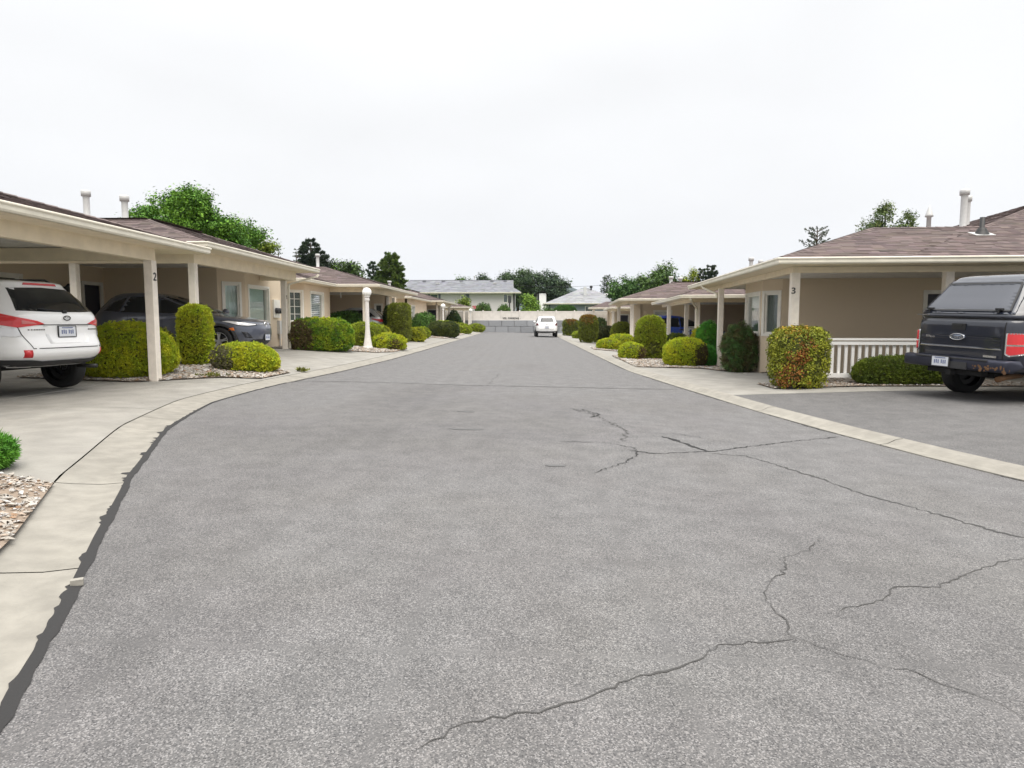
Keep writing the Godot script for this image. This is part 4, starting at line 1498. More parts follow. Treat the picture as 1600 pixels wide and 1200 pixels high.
# ---------------------------------------------------------------- vehicles: a shell of level outlines. x forward, y up, z to the right.
class Shell:
	var rows: Array = []   # [y, rear x, front x, half width]
	var nf := 3.6
	var nr := 5.0
	var xc := 0.0

	func _init(slices: Array, n_front: float, n_rear: float, per: int) -> void:
		nf = n_front
		nr = n_rear
		for i in slices.size() - 1:
			var p = slices[maxi(i - 1, 0)]
			var a = slices[i]
			var b = slices[i + 1]
			var q = slices[mini(i + 2, slices.size() - 1)]
			var n := maxi(2, int(ceil((b[0] - a[0]) / .022))) if per == 0 else per
			for k in n:
				var t := float(k) / n
				var r := [lerpf(a[0], b[0], t)]
				for c in [1, 2, 3]:
					r.append(lerpf(lerpf(a[c], b[c], t), cubic_interpolate(a[c], b[c], p[c], q[c], t), .55))
				rows.append(r)
		rows.append(slices[-1])

	func row(y: float) -> Array:
		if y <= rows[0][0]:
			return rows[0]
		for i in rows.size() - 1:
			if y <= rows[i + 1][0]:
				var t: float = (y - rows[i][0]) / (rows[i + 1][0] - rows[i][0])
				var o := []
				for c in 4:
					o.append(lerpf(rows[i][c], rows[i + 1][c], t))
				return o
		return rows[-1]

	func middle(r: Array) -> float:
		var l: float = r[2] - r[1]
		return clampf(xc, r[1] + .4 * l, r[2] - .4 * l)

	func outline(r: Array, s: float) -> Vector3:
		var c := cos(s)
		var n := nf if c > 0 else nr
		var m := middle(r)
		var a: float = r[2] - m if c > 0 else m - r[1]
		return Vector3(m + signf(c) * a * pow(absf(c), 2 / n), r[0], signf(sin(s)) * r[3] * pow(absf(sin(s)), 2 / n))

	func side(x: float, y: float, sg: float) -> Vector3:
		var r := row(y)
		var m := middle(r)
		var n := nf if x > m else nr
		var a: float = r[2] - m if x > m else m - r[1]
		return Vector3(x, y, sg * r[3] * pow(maxf(0, 1 - pow(minf(absf(x - m) / a, 1), n)), 1 / n))

	func end(z: float, y: float, sg: float) -> Vector3:
		var r := row(y)
		var m := middle(r)
		var n := nf if sg > 0 else nr
		var a: float = r[2] - m if sg > 0 else m - r[1]
		return Vector3(m + sg * a * pow(maxf(0, 1 - pow(minf(absf(z) / r[3], 1), n)), 1 / n), y, z)

	# runs round the outline from the middle of an end, u in metres
	var runs := {}

	func wrap(u: float, y: float, e: float, sg: float) -> Vector3:
		var key := int(round(y * 500)) * 2 + (1 if e > 0 else 0)
		if not runs.has(key):
			var r := row(y)
			var n := nf if e > 0 else nr
			var u45 := pow(.5, 1 / n)
			var list := []
			for k in 25:
				var an := asin(pow(u45 * k / 24.0, n / 2))
				list.append(outline(r, an if e > 0 else PI - an))
			for k in range(1, 31):
				var an2 := acos(pow(u45 * (30 - k) / 30.0, n / 2))
				list.append(outline(r, an2 if e > 0 else PI - an2))
			var at_ := [0.0]
			for k in range(1, list.size()):
				at_.append(at_[-1] + list[k].distance_to(list[k - 1]))
			runs[key] = [at_, list]
		var at2: Array = runs[key][0]
		var l: Array = runs[key][1]
		for k in range(1, at2.size()):
			if u <= at2[k] or k == at2.size() - 1:
				var p: Vector3 = (l[k - 1] as Vector3).lerp(l[k], (u - at2[k - 1]) / (at2[k] - at2[k - 1]))
				return Vector3(p.x, y, sg * p.z)
		return Vector3.ZERO


func shell_mesh(sh: Shell, arches: Array) -> SurfaceTool:
	var s := tool(false)
	var grid := []
	var angs: Array[float] = []
	for qd in 4:
		var n := sh.nf if qd == 0 or qd == 3 else sh.nr
		var u45 := pow(.5, 1 / n)
		var list: Array[float] = []
		for k in 14:   # across the end
			list.append(asin(pow(u45 * k / 14.0, n / 2)))
		for k in 50:   # along the side
			list.append(acos(minf(1, pow(u45 * (50 - k) / 50.0, n / 2))))
		if qd % 2 == 0:
			for v in list:
				angs.append(qd * PI / 2 + v)
		else:
			for i in range(list.size() - 1, -1, -1):
				angs.append((qd + 1) * PI / 2 - list[i])
			angs.insert(angs.size() - list.size(), qd * PI / 2)
			angs.pop_back()
	var cols := angs.size()
	for r in sh.rows:
		var line := []
		for k in cols:
			var p := sh.outline(r, angs[k])
			var ok := true
			for a in arches:
				if absf(p.z) > .5 * r[3]:
					var d := Vector2(p.x - a[0], p.y - a[1])
					if d.length() < a[2]:
						if d.length() > a[2] - .05 and d.y > -.1:
							d = d.normalized() * a[2]
							p = sh.side(a[0] + d.x, a[1] + d.y, signf(p.z))
						else:
							ok = false
			line.append([p, ok])
		grid.append(line)
	for i in grid.size() - 1:
		for k in cols:
			var n := (k + 1) % cols
			var a = grid[i][k]
			var b = grid[i][n]
			var c = grid[i + 1][n]
			var d = grid[i + 1][k]
			if a[1] and b[1] and c[1] and d[1]:
				quad(s, a[0], d[0], c[0], b[0])
	var top: Array = grid[-1]
	var mid := Vector3.ZERO
	for e in top:
		mid += e[0] / cols
	for k in cols:
		tri(s, mid, top[(k + 1) % cols][0], top[k][0])
	return s


# a patch laid on the shell: outline in the chart's own two numbers, mapped by f, lifted along `out`
func patch(called: String, poly: Array, f: Callable, out: Vector3, lift: float, m: Material, parent: Node3D, splits := 3) -> MeshInstance3D:
	var s := tool(false)
	var pv := PackedVector2Array()
	for p in poly:
		pv.append(Vector2(p[0], p[1]))
	var tris := []
	var idx := Geometry2D.triangulate_polygon(pv)
	for i in range(0, idx.size(), 3):
		tris.append([pv[idx[i]], pv[idx[i + 1]], pv[idx[i + 2]]])
	for n in splits:
		var next := []
		for t in tris:
			var ab: Vector2 = (t[0] + t[1]) / 2
			var bc: Vector2 = (t[1] + t[2]) / 2
			var ca: Vector2 = (t[2] + t[0]) / 2
			next.append_array([[t[0], ab, ca], [ab, t[1], bc], [ca, bc, t[2]], [ab, bc, ca]])
		tris = next
	for t in tris:
		var a: Vector3 = f.call(t[0]) + out * lift
		var b: Vector3 = f.call(t[1]) + out * lift
		var c: Vector3 = f.call(t[2]) + out * lift
		if (b - a).cross(c - a).dot(out) < 0:
			tri(s, a, c, b)
		else:
			tri(s, a, b, c)
	# its edge goes back to the shell
	var n2 := pv.size()
	for i in n2:
		for k in 8:
			var p := pv[i].lerp(pv[(i + 1) % n2], k / 8.0)
			var q := pv[i].lerp(pv[(i + 1) % n2], (k + 1) / 8.0)
			var a: Vector3 = f.call(p) + out * lift
			var b: Vector3 = f.call(q) + out * lift
			quad(s, a, b, b - out * (lift + .01), a - out * (lift + .01))
	return part(called, s, m, parent)


func line_patch(called: String, pts: Array, w: float, f: Callable, out: Vector3, lift: float, m: Material, parent: Node3D) -> void:
	var s := tool(false)
	for i in pts.size() - 1:
		for k in 10:
			var p := Vector2(pts[i][0], pts[i][1]).lerp(Vector2(pts[i + 1][0], pts[i + 1][1]), k / 10.0)
			var q := Vector2(pts[i][0], pts[i][1]).lerp(Vector2(pts[i + 1][0], pts[i + 1][1]), (k + 1) / 10.0)
			var o := (q - p).normalized().orthogonal() * w / 2
			var c: Array = [f.call(p + o) + out * lift, f.call(q + o) + out * lift, f.call(q - o) + out * lift, f.call(p - o) + out * lift]
			if (c[1] - c[0]).cross(c[3] - c[0]).dot(out) < 0:
				c = [c[0], c[3], c[2], c[1]]
			quad(s, c[0], c[1], c[2], c[3])
	part(called, s, m, parent)


func wheel(t: Node3D, x: float, z: float, r: float, w: float, spokes: int) -> void:
	var sg := signf(z)
	var s := tool(false)
	var ax := Vector3(0, 0, sg)
	var c := Vector3(x, r, z)
	lathe(s, c, ax, PackedVector2Array([Vector2(r * .66, -w / 2), Vector2(r * .9, -w / 2), Vector2(r * .98, -w * .42), Vector2(r, -w * .3), Vector2(r, w * .3), Vector2(r * .98, w * .42), Vector2(r * .9, w / 2), Vector2(r * .68, w / 2), Vector2(r * .66, w * .4)]), 40)
	var tyre := part("wheel", s, M.tyre, t)
	s = tool()
	lathe(s, c, ax, PackedVector2Array([Vector2(r * .67, w * .42), Vector2(r * .64, w * .44), Vector2(r * .61, w * .3), Vector2(r * .60, -.02)]), 40)
	for k in spokes:
		var a := TAU * k / spokes + .3
		for o in [-.13, .13]:
			var d := Vector3(cos(a + o), sin(a + o), 0)
			var e := Vector3(cos(a + o * .25), sin(a + o * .25), 0)
			bar(s, c + d * r * .62 + ax * w * .32, c + e * r * .1 + ax * w * .36, .03, .03)
	lathe(s, c, ax, PackedVector2Array([Vector2(r * .18, 0), Vector2(r * .17, w * .40), Vector2(0, w * .42)]), 20)
	part("rim", s, M.rim, tyre)
	s = tool()
	lathe(s, c, ax, PackedVector2Array([Vector2(0, .02), Vector2(r * .42, .02), Vector2(r * .42, -.04), Vector2(r * .62, -.05)]), 24)
	part("brake_disc", s, M.iron, tyre)


func wheel_well(t: Node3D, x: float, y: float, r: float, z0: float, z1: float, low: float) -> void:
	var s := tool(false)
	var a0 := asin(clampf((low + .03 - y) / r, -.6, .9))
	for k in 24:
		var a := lerpf(a0, PI - a0, k / 24.0)
		var b := lerpf(a0, PI - a0, (k + 1) / 24.0)
		for sg in [-1, 1]:
			var p := Vector3(x + cos(a) * r, y + sin(a) * r, 0)
			var q := Vector3(x + cos(b) * r, y + sin(b) * r, 0)
			quad(s, p + Vector3(0, 0, sg * z0), q + Vector3(0, 0, sg * z0), q + Vector3(0, 0, sg * z1), p + Vector3(0, 0, sg * z1))
			tri(s, Vector3(x, y + maxf(0, sin(a0) * r), sg * z0), p + Vector3(0, 0, sg * z0), q + Vector3(0, 0, sg * z0))
	part("wheel_well", s, M.under, t)


func arch_trim(t: Node3D, sh: Shell, x: float, y: float, r: float, w: float, m: Material) -> void:
	var s := tool(false)
	for sg in [-1.0, 1.0]:
		for k in 30:
			var c := []
			for p in [[k, 0.0], [k + 1, 0.0], [k + 1, 1.0], [k, 1.0]]:
				var low0 := asin(clampf((sh.rows[0][0] + .02 - y) / r, -.5, .9))
				var a := lerpf(low0, PI - low0, p[0] / 30.0)
				var rr: float = r - .022 + w * p[1]
				c.append(sh.side(x + cos(a) * rr, y + sin(a) * rr, sg) + Vector3(0, 0, sg * (.012 if p[1] < .5 else .007)))
			if (c[1] - c[0]).cross(c[3] - c[0]).z * sg < 0:
				c = [c[0], c[3], c[2], c[1]]
			quad(s, c[0], c[1], c[2], c[3])
	part("wheel_arch", s, m, t)


func plate(t: Node3D, c: Vector3, out: float) -> void:
	var s := tool()
	box(s, c, Vector3(.012, .155, .31))
	var p := part("licence_plate", s, M.plate, t)
	s = tool()
	for k in [-.1, -.065, -.03, .03, .065, .1]:
		box(s, c + Vector3(out * .008, -.005 + .006 * sin(k * 90), k), Vector3(.006, .06, .018))
	box(s, c + Vector3(out * .008, .058, 0), Vector3(.006, .014, .2))
	part("marking", s, M.plate_ink, p)
	s = tool()
	for k in [-1, 1]:
		box(s, c + Vector3(0, k * .083, 0), Vector3(.018, .012, .335))
		box(s, c + Vector3(0, 0, k * .162), Vector3(.018, .154, .012))
	part("plate_frame", s, M.plastic, p)


# body, glass, wheels and seams that every car has
func car_base(t: Node3D, sh: Shell, paint_m: Material, wheels: Array, r: float, track: float, trim: bool, spokes: int, side_glass: Array, rear_glass: Array, screen: Array, belt: float) -> MeshInstance3D:
	var arches := []
	for x in wheels:
		arches.append([x, r, r * 1.16])
	var body := part("body", shell_mesh(sh, arches), paint_m, t)
	var lo = sh.rows[0]
	var s := tool()
	box(s, Vector3((lo[1] + lo[2]) / 2, lo[0] + .03, 0), Vector3(lo[2] - lo[1] - .1, .05, lo[3] * 1.1))
	part("underbody", s, M.under, t)
	for x in wheels:
		for sg in [-1, 1]:
			wheel(t, x, sg * track, r, .225, spokes)
		wheel_well(t, x, r, r * 1.16, lo[3] * .55, track + .1, lo[0])
		if trim:
			arch_trim(t, sh, x, r, r * 1.16, .065, M.plastic)
	for sg in [-1.0, 1.0]:
		var f := func(p: Vector2) -> Vector3: return sh.side(p.x, p.y, sg)
		for g in side_glass:
			patch("side_window", g, f, Vector3(0, 0, sg), .006, M.glass, t)
		# seams and handles
		for x in [wheels[0] - .62, (wheels[0] + wheels[1]) / 2 - .05, wheels[1] + .42]:
			line_patch("door_seam", [[x, sh.rows[0][0] + .22], [x - .02, belt - .02]], .008, f, Vector3(0, 0, sg), .003, M.under, body)
		for x in [(wheels[0] + wheels[1]) / 2 + .22, wheels[1] + .55]:
			patch("door_handle", [[x - .1, belt - .13], [x + .1, belt - .125], [x + .1, belt - .095], [x - .1, belt - .1]], f, Vector3(0, 0, sg), .028, paint_m, t, 1)
		patch("sill", [[wheels[1] + r * 1.3, sh.rows[0][0] + .03], [wheels[0] - r * 1.3, sh.rows[0][0] + .03], [wheels[0] - r * 1.3, sh.rows[0][0] + .17], [wheels[1] + r * 1.3, sh.rows[0][0] + .17]], f, Vector3(0, 0, sg), .008, M.plastic, t)
		# mirror
		var mx: float = screen[0]
		var base := sh.side(mx, belt + .04, sg)
		s = tool(false)
		lathe(s, base + Vector3(-.02, .05, sg * .06), Vector3(0, 0, sg), PackedVector2Array([Vector2(0, 0), Vector2(.06, .01), Vector2(.085, .06), Vector2(.08, .14), Vector2(.05, .18), Vector2(0, .19)]), 14)
		part("wing_mirror", s, paint_m, t)
	if rear_glass.size():
		patch("rear_window", rear_glass, func(p: Vector2) -> Vector3: return sh.end(p.x, p.y, -1), Vector3(-.8, .4, 0).normalized(), .006, M.glass, t)
	if screen.size() > 1:
		patch("windscreen", screen.slice(1), func(p: Vector2) -> Vector3: return sh.end(p.x, p.y, 1), Vector3(.5, .8, 0).normalized(), .006, M.glass, t)
	return body


func mirror_z(poly: Array) -> Array:
	var o := []
	for p in poly:
		o.append([-p[0], p[1]])
	return o


func make_vehicles() -> void:
	wagon()
	grey_crossover()
	pickup()
	silver_hatch()
	blue_suv()
	white_suv()


func wagon() -> void:
	var dir := Vector3(-sin(deg_to_rad(80)), 0, -cos(deg_to_rad(80)))
	var rear := Vector3(-7.04, 0, -10.5)
	var c := rear + dir * 2.38
	var t := thing("white_wagon", "white estate car parked in the nearest left carport, red tail lights towards the road", "car", Vector3(c.x, .215, c.z), atan2(-dir.z, dir.x))
	var sh := Shell.new([[0.43, -2.10, 2.1, .76], [0.4733, -2.24, 2.2, .82], [0.56, -2.33, 2.3, .87], [0.6039, -2.37, 2.36, .90], [0.6541, -2.39, 2.38, .91], [0.7562, -2.385, 2.39, .912], [0.901, -2.33, 2.37, .912], [1.0479, -2.325, 2.28, .908], [1.1311, -2.33, 1.9, .90], [1.2032, -2.32, 1.4, .885], [1.26, -2.28, 1.1, .865], [1.3278, -2.21, .95, .835], [1.4465, -2.10, .72, .775], [1.5737, -1.97, .48, .71], [1.65, -1.88, .30, .665], [1.7022, -1.86, .12, .62], [1.7326, -1.80, -.05, .55], [1.75, -1.6, -.3, .42]], 3.4, 5.5, 0)
	var side := [[[-1.95, 1.2939], [-1.28, 1.277], [-1.15, 1.5907], [-1.68, 1.5822]], [[-1.2, 1.277], [-.32, 1.2685], [-.36, 1.6161], [-1.07, 1.6076]], [[-.26, 1.2685], [.85, 1.26], [.32, 1.5907], [-.30, 1.6161]]]
	var body := car_base(t, sh, M.paint_white, [1.35, -1.45], .37, .78, true, 7, side, [[-.69, 1.277], [-.35, 1.2642], [0, 1.26], [.35, 1.2642], [.69, 1.277], [.55, 1.6161], [0, 1.6373], [-.55, 1.6161]], [.72, [-.62, 1.277], [.62, 1.277], [.48, 1.60], [-.48, 1.60]], 1.24)
	var f := func(p: Vector2) -> Vector3: return sh.end(p.x, p.y, -1)
	var back := Vector3(-1, 0, 0)
	for sg in [-1.0, 1.0]:
		# tail lamps wrap round the corner: outlines by angle and height
		var fa := func(p: Vector2) -> Vector3: return sh.wrap(p.x, p.y, -1, sg)
		var o := (back * .8 + Vector3(0, 0, sg * .6)).normalized()
		patch("tail_light", [[1.24, 1.1089], [1.22, 1.1842], [0.996, 1.245], [0.762, 1.1842], [0.508, 1.1256], [0.398, 1.0811], [0.762, 1.03]], fa, o, .012, M.red_lens, t, 4)
		patch("reversing_lens", [[1.12, 0.905], [1.18, 1.045], [0.762, 1.02], [0.728, 0.905], [0.779, 0.895]], fa, o, .010, M.clear_lens, t, 4)
		patch("inner_lens", [[0.711, 1.0811], [0.711, 1.14], [0.559, 1.1067], [0.508, 1.0811]], fa, o, .016, M.pink_lens, t, 3)
		patch("reflector", [[-sg * .62, 0.5851], [-sg * .70, 0.5851], [-sg * .715, 0.7], [-sg * .64, 0.7]], f, back, .012, M.red_lens, t, 1)
	# lower bumper of dark plastic
	patch("bumper_cladding", [[-.88, 0.4473], [.88, 0.4473], [.89, 0.56], [.6, 0.547], [.45, 0.5253], [-.45, 0.5253], [-.6, 0.547], [-.89, 0.56]], f, back, .022, M.plastic, t, 4)
	line_patch("tailgate_seam", [[-.62, 0.72], [.62, 0.72]], .012, f, back, .004, M.under, body)
	line_patch("tailgate_seam", [[-.62, 0.72], [-.70, 0.93], [-.73, 1.0479]], .009, f, back, .004, M.under, body)
	line_patch("tailgate_seam", [[.62, 0.72], [.70, 0.93], [.73, 1.0479]], .009, f, back, .004, M.under, body)
	line_patch("tailgate_seam", [[-.6, 1.07], [-.3, 1.0671], [.3, 1.0671], [.6, 1.07]], .012, f, back, .004, M.under, body)
	patch("number_recess", [[-.36, 0.7852], [.36, 0.7852], [.42, 1.0553], [-.42, 1.0553]], f, back, .003, M.paint_white, t)
	plate(t, f.call(Vector2(-.02, .965)) + Vector3(-.02, 0, 0), -1)
	var e := f.call(Vector2(0, 1.17)) as Vector3
	var s := tool(false)
	var pts := PackedVector3Array()
	for k in 21:
		pts.append(e + Vector3(-.012, sin(TAU * k / 20) * .033, cos(TAU * k / 20) * .062))
	tube(s, pts, .007, 6)
	for k in 6:
		lathe(s, e + Vector3(-.012, [.012, -.004, -.012, .004, -.014, .01][k], [-.028, -.01, .012, .03, -.03, .008][k]), Vector3(-1, 0, 0), PackedVector2Array([Vector2(.008 if k == 0 else .005, 0), Vector2(0, .004)]), 6)
	part("emblem", s, M.iron, t)
	for sg in [-1, 1]:
		s = tool()
		for k in 7:
			box(s, (f.call(Vector2(sg * .52 + (k - 3) * .035, 0.9963)) as Vector3) + Vector3(-.004, 0, 0), Vector3(.006, .018, .026))
		part("badge_lettering", s, M.chrome, t)
	# brake light on the spoiler, wiper, exhaust
	patch("brake_light", [[-.3, 1.6717], [.3, 1.6717], [.28, 1.7022], [-.28, 1.7022]], f, Vector3(-.9, .4, 0).normalized(), .012, M.red_lens, t, 2)
	s = tool()
	bar(s, (f.call(Vector2(0, 1.2727)) as Vector3) + Vector3(-.02, 0, 0), (f.call(Vector2(-.42, 1.3109)) as Vector3) + Vector3(-.02, .0, 0), .012, .014)
	box(s, (f.call(Vector2(0, 1.2685)) as Vector3) + Vector3(-.015, 0, 0), Vector3(.04, .05, .07))
	part("wiper", s, M.black, t)
	s = tool(false)
	tube(s, PackedVector3Array([Vector3(-2.0, .40, .5), Vector3(-2.36, .40, .5)]), .032, 12)
	part("exhaust", s, M.iron, t)
	s = tool()
	box(s, Vector3(-1.5, .48, 0), Vector3(1.2, .10, .9))
	box(s, Vector3(-1.39, .40, 0), Vector3(.08, .08, 1.4))
	part("rear_axle", s, M.under, t)
	for sg in [-1, 1]:
		s = tool()
		tube(s, PackedVector3Array([Vector3(-1.55, 1.72, sg * .56), Vector3(-1.4, 1.79, sg * .57), Vector3(-.2, 1.81, sg * .57), Vector3(.0, 1.72, sg * .56)]), .018)
		part("roof_rail", s, M.plastic, t)


func grey_crossover() -> void:
	var t := thing("grey_crossover", "dark grey crossover car in the second left carport, nose towards the road", "car", Vector3(-9.2, .44, -18.35), deg_to_rad(-1.5))
	var sh := Shell.new([[.20, -2.05, 2.05, .78], [.28, -2.18, 2.18, .86], [.40, -2.25, 2.26, .905], [.55, -2.28, 2.29, .925], [.70, -2.27, 2.28, .928], [.80, -2.25, 2.25, .925], [.87, -2.23, 2.19, .918], [.93, -2.2, 2.05, .91], [.98, -2.18, 1.75, .90], [1.03, -2.16, 1.38, .887], [1.07, -2.13, 1.12, .868], [1.15, -2.06, .92, .83], [1.30, -1.93, .55, .765], [1.45, -1.77, .15, .70], [1.55, -1.62, -.18, .64], [1.61, -1.45, -.42, .56], [1.635, -1.2, -.6, .42]], 3.5, 4.0, 0)
	var side := [[[-1.72, 1.16], [-1.25, 1.13], [-1.1, 1.50], [-1.45, 1.40]], [[-1.2, 1.12], [-.22, 1.10], [-.28, 1.54], [-1.02, 1.51]], [[-.16, 1.10], [1.0, 1.08], [.75, 1.18], [.30, 1.40], [-.05, 1.53], [-.22, 1.54]]]
	var body := car_base(t, sh, M.paint_grey, [1.38, -1.39], .365, .79, true, 5, side, [[-.65, 1.16], [.65, 1.16], [.5, 1.5], [-.5, 1.5]], [.80, [-.66, 1.10], [.66, 1.10], [.48, 1.51], [-.48, 1.51]], 1.06)
	var f := func(p: Vector2) -> Vector3: return sh.end(p.x, p.y, 1)
	var fwd := Vector3(1, 0, 0)
	for sg in [-1.0, 1.0]:
		var fa := func(p: Vector2) -> Vector3: return sh.wrap(p.x, p.y, 1, sg)
		var o := (fwd * .7 + Vector3(0, .2, sg * .6)).normalized()
		patch("headlight", [[.50, .79], [.72, .765], [.95, .79], [1.25, .885], [1.08, .895], [.80, .85], [.50, .815]], fa, o, .012, M.clear_lens, t, 4)
		patch("headlight_housing", [[.44, .78], [.72, .75], [.97, .775], [1.31, .90], [1.08, .91], [.78, .865], [.44, .828]], fa, o, .006, M.black, t, 4)
		patch("side_marker", [[1.06, .645], [1.2, .645], [1.19, .705], [1.08, .725]], fa, o, .012, M.amber, t, 2)
		patch("air_intake", [[.60, .45], [.80, .47], [.90, .62], [.74, .60]], fa, o, .008, M.black, t, 3)
		for k in 4:
			patch("intake_fin", [[.64 + k * .025, .485 + k * .03], [.82 + k * .015, .485 + k * .03], [.825 + k * .015, .495 + k * .03], [.65 + k * .025, .495 + k * .03]], fa, o, .014, M.paint_grey, t, 1)
	patch("light_bar", [[-.5, .80], [.5, .80], [.5, .815], [-.5, .815]], f, fwd, .014, M.chrome, t, 2)
	patch("lower_grille", [[-.66, .24], [.66, .24], [.56, .42], [-.56, .42]], f, fwd, .010, M.black, t)
	patch("bumper_lip", [[-.78, .205], [.78, .205], [.74, .25], [-.74, .25]], f, fwd, .02, M.plastic, t)
	var e := f.call(Vector2(0, .80)) as Vector3
	var s := tool(false)
	lathe(s, e + Vector3(-.01, 0, 0), fwd, PackedVector2Array([Vector2(.078, 0), Vector2(.078, .03), Vector2(.068, .034), Vector2(.064, .028), Vector2(0, .026)]), 28)
	part("emblem", s, M.chrome, t)
	plate(t, f.call(Vector2(0, .46)) + Vector3(.025, 0, 0), 1)
	line_patch("bonnet_seam", [[-.75, .90], [-.4, .865], [0, .858], [.4, .865], [.75, .90]], .008, f, fwd, .004, M.under, body)


func pickup() -> void:
	var dirdeg := 73.0
	var dir := Vector3(sin(deg_to_rad(dirdeg)), 0, -cos(deg_to_rad(dirdeg)))
	var mid := Vector3(7.1, 0, -11.4)
	var c := mid + dir * 2.95
	var t := thing("dark_pickup", "dark navy pickup truck with a canopy over its bed, parked at the right edge", "truck", Vector3(c.x, .01, c.z), atan2(-dir.z, dir.x))
	t.rotation = Vector3(0, atan2(-dir.z, dir.x), 0)
	t.rotate_object_local(Vector3(1, 0, 0), deg_to_rad(1.6))
	var sh := Shell.new([[.56, -2.86, 2.6, .90], [.62, -2.90, 2.75, .96], [.75, -2.92, 2.9, .985], [.95, -2.92, 2.93, 1.0], [1.15, -2.92, 2.9, .995], [1.27, -2.915, 2.8, .985], [1.33, -2.90, 1.9, .975], [1.37, -2.87, 1.5, .96], [1.39, -2.90, 1.42, .97], [1.43, -2.90, 1.38, .965], [1.50, -2.84, 1.25, .94], [1.75, -2.63, .85, .845], [1.97, -2.45, .50, .77], [2.05, -2.34, .3, .72], [2.085, -2.2, .1, .64], [2.105, -1.9, -.2, .45]], 4.0, 9.0, 0)
	var arches := [[1.72, .41, .48], [-1.72, .41, .48]]
	var body := part("body", shell_mesh(sh, arches), M.paint_navy, t)
	var s := tool()
	box(s, Vector3(0, .55, 0), Vector3(5.4, .12, 1.2))
	box(s, Vector3(-2.4, .50, 0), Vector3(.6, .14, 1.0))
	part("chassis", s, M.under, t)
	for x in [1.72, -1.72]:
		for sg in [-1, 1]:
			wheel(t, x, sg * .86, .41, .27, 6)
		wheel_well(t, x, .41, .48, .55, .97, .56)
	var f := func(p: Vector2) -> Vector3: return sh.end(p.x, p.y, -1)
	var back := Vector3(-1, 0, 0)
	for sg in [-1.0, 1.0]:
		var fs := func(p: Vector2) -> Vector3: return sh.side(p.x, p.y, sg)
		patch("canopy_window", [[-1.75, 1.52], [-.95, 1.52], [-1.0, 1.78], [-1.7, 1.78]], fs, Vector3(0, .2, sg).normalized(), .008, M.glass, t)
		patch("cab_window", [[-.7, 1.46], [1.1, 1.45], [.55, 1.8], [-.65, 1.82]], fs, Vector3(0, .2, sg).normalized(), .008, M.glass, t)
		line_patch("bed_seam", [[-.85, .7], [-.85, 1.36]], .012, fs, Vector3(0, 0, sg), .004, M.under, body)
		line_patch("bed_seam", [[-2.8, 1.375], [-.85, 1.375]], .02, fs, Vector3(0, 0, sg), .006, M.under, body)
		# tail lamps, chrome-edged, round the corner
		var fa := func(p: Vector2) -> Vector3: return sh.wrap(p.x, p.y, -1, sg)
		var o := (back * .75 + Vector3(0, 0, sg * .65)).normalized()
		patch("lamp_surround", [[0.781, .835], [0.837, .80], [1.11, .845], [1.11, 1.165], [0.781, 1.165]], fa, o, .014, M.chrome, t, 4)
		patch("tail_light", [[0.8, .99], [1.09, .99], [1.09, 1.15], [0.8, 1.15]], fa, o, .03, M.red_lens, t, 4)
		patch("tail_light", [[0.8, .85], [0.846, .825], [1.09, .865], [1.09, .965], [0.8, .965]], fa, o, .03, M.red_lens, t, 4)
		line_patch("tailgate_seam", [[sg * .76, .70], [sg * .76, 1.33]], .014, f, back, .004, M.under, body)
		# canopy catches and stickers
		s = tool()
		box(s, (f.call(Vector2(sg * .62, 1.53)) as Vector3) + Vector3(-.05, .0, 0), Vector3(.05, .03, .11))
		box(s, (f.call(Vector2(sg * .62, 1.50)) as Vector3) + Vector3(-.03, .0, 0), Vector3(.05, .06, .03))
		part("canopy_catch", s, M.black, t)
	# canopy door: frame, dark glass
	var cb := Vector3(-.85, .5, 0).normalized()
	patch("canopy_door", [[-.83, 1.45], [.83, 1.45], [.70, 1.95], [.62, 1.99], [-.62, 1.99], [-.70, 1.95]], f, cb, .012, M.paint_navy, t, 4)
	patch("rear_window", [[-.765, 1.50], [.765, 1.50], [.64, 1.92], [-.64, 1.92]], f, cb, .02, mat(Color(.075, .08, .095), .18), t, 4)
	line_patch("window_seal", [[-.77, 1.495], [-.645, 1.93], [.645, 1.93], [.77, 1.495], [-.77, 1.495]], .022, f, cb, .034, M.black, t)
	line_patch("canopy_seam", [[-.9, 1.385], [.9, 1.385]], .035, f, back, .006, M.black, body)
	s = tool()
	box(s, (f.call(Vector2(-.72, 1.425)) as Vector3) + Vector3(-.012, 0, 0), Vector3(.01, .016, .26))
	part("badge_strip", s, M.chrome, t)
	# tailgate pressings, handle, oval badge
	patch("tailgate_panel", [[-.72, .91], [.72, .91], [.72, 1.10], [-.72, 1.10]], f, back, .007, M.paint_navy, t)
	line_patch("tailgate_crease", [[-.74, .905], [.74, .905]], .012, f, back, .012, M.chrome, t)
	line_patch("tailgate_crease", [[-.74, 1.045], [-.2, 1.045]], .008, f, back, .010, M.plastic, t)
	line_patch("tailgate_crease", [[.2, 1.045], [.74, 1.045]], .008, f, back, .010, M.plastic, t)
	s = tool()
	box(s, (f.call(Vector2(0, 1.24)) as Vector3) + Vector3(-.006, 0, 0), Vector3(.03, .10, .24))
	box(s, (f.call(Vector2(0, 1.262)) as Vector3) + Vector3(-.022, 0, 0), Vector3(.03, .035, .17))
	part("tailgate_handle", s, M.black, t)
	var e := f.call(Vector2(0, 1.075)) as Vector3
	s = tool(false)
	for k in 32:
		var a := TAU * k / 32
		var b := TAU * (k + 1) / 32
		var pa := e + Vector3(-.026, sin(a) * .052, cos(a) * .13)
		var pb := e + Vector3(-.026, sin(b) * .052, cos(b) * .13)
		tri(s, e + Vector3(-.03, 0, 0), pb, pa)
		quad(s, pa, pb, pb + Vector3(.03, 0, 0), pa + Vector3(.03, 0, 0))
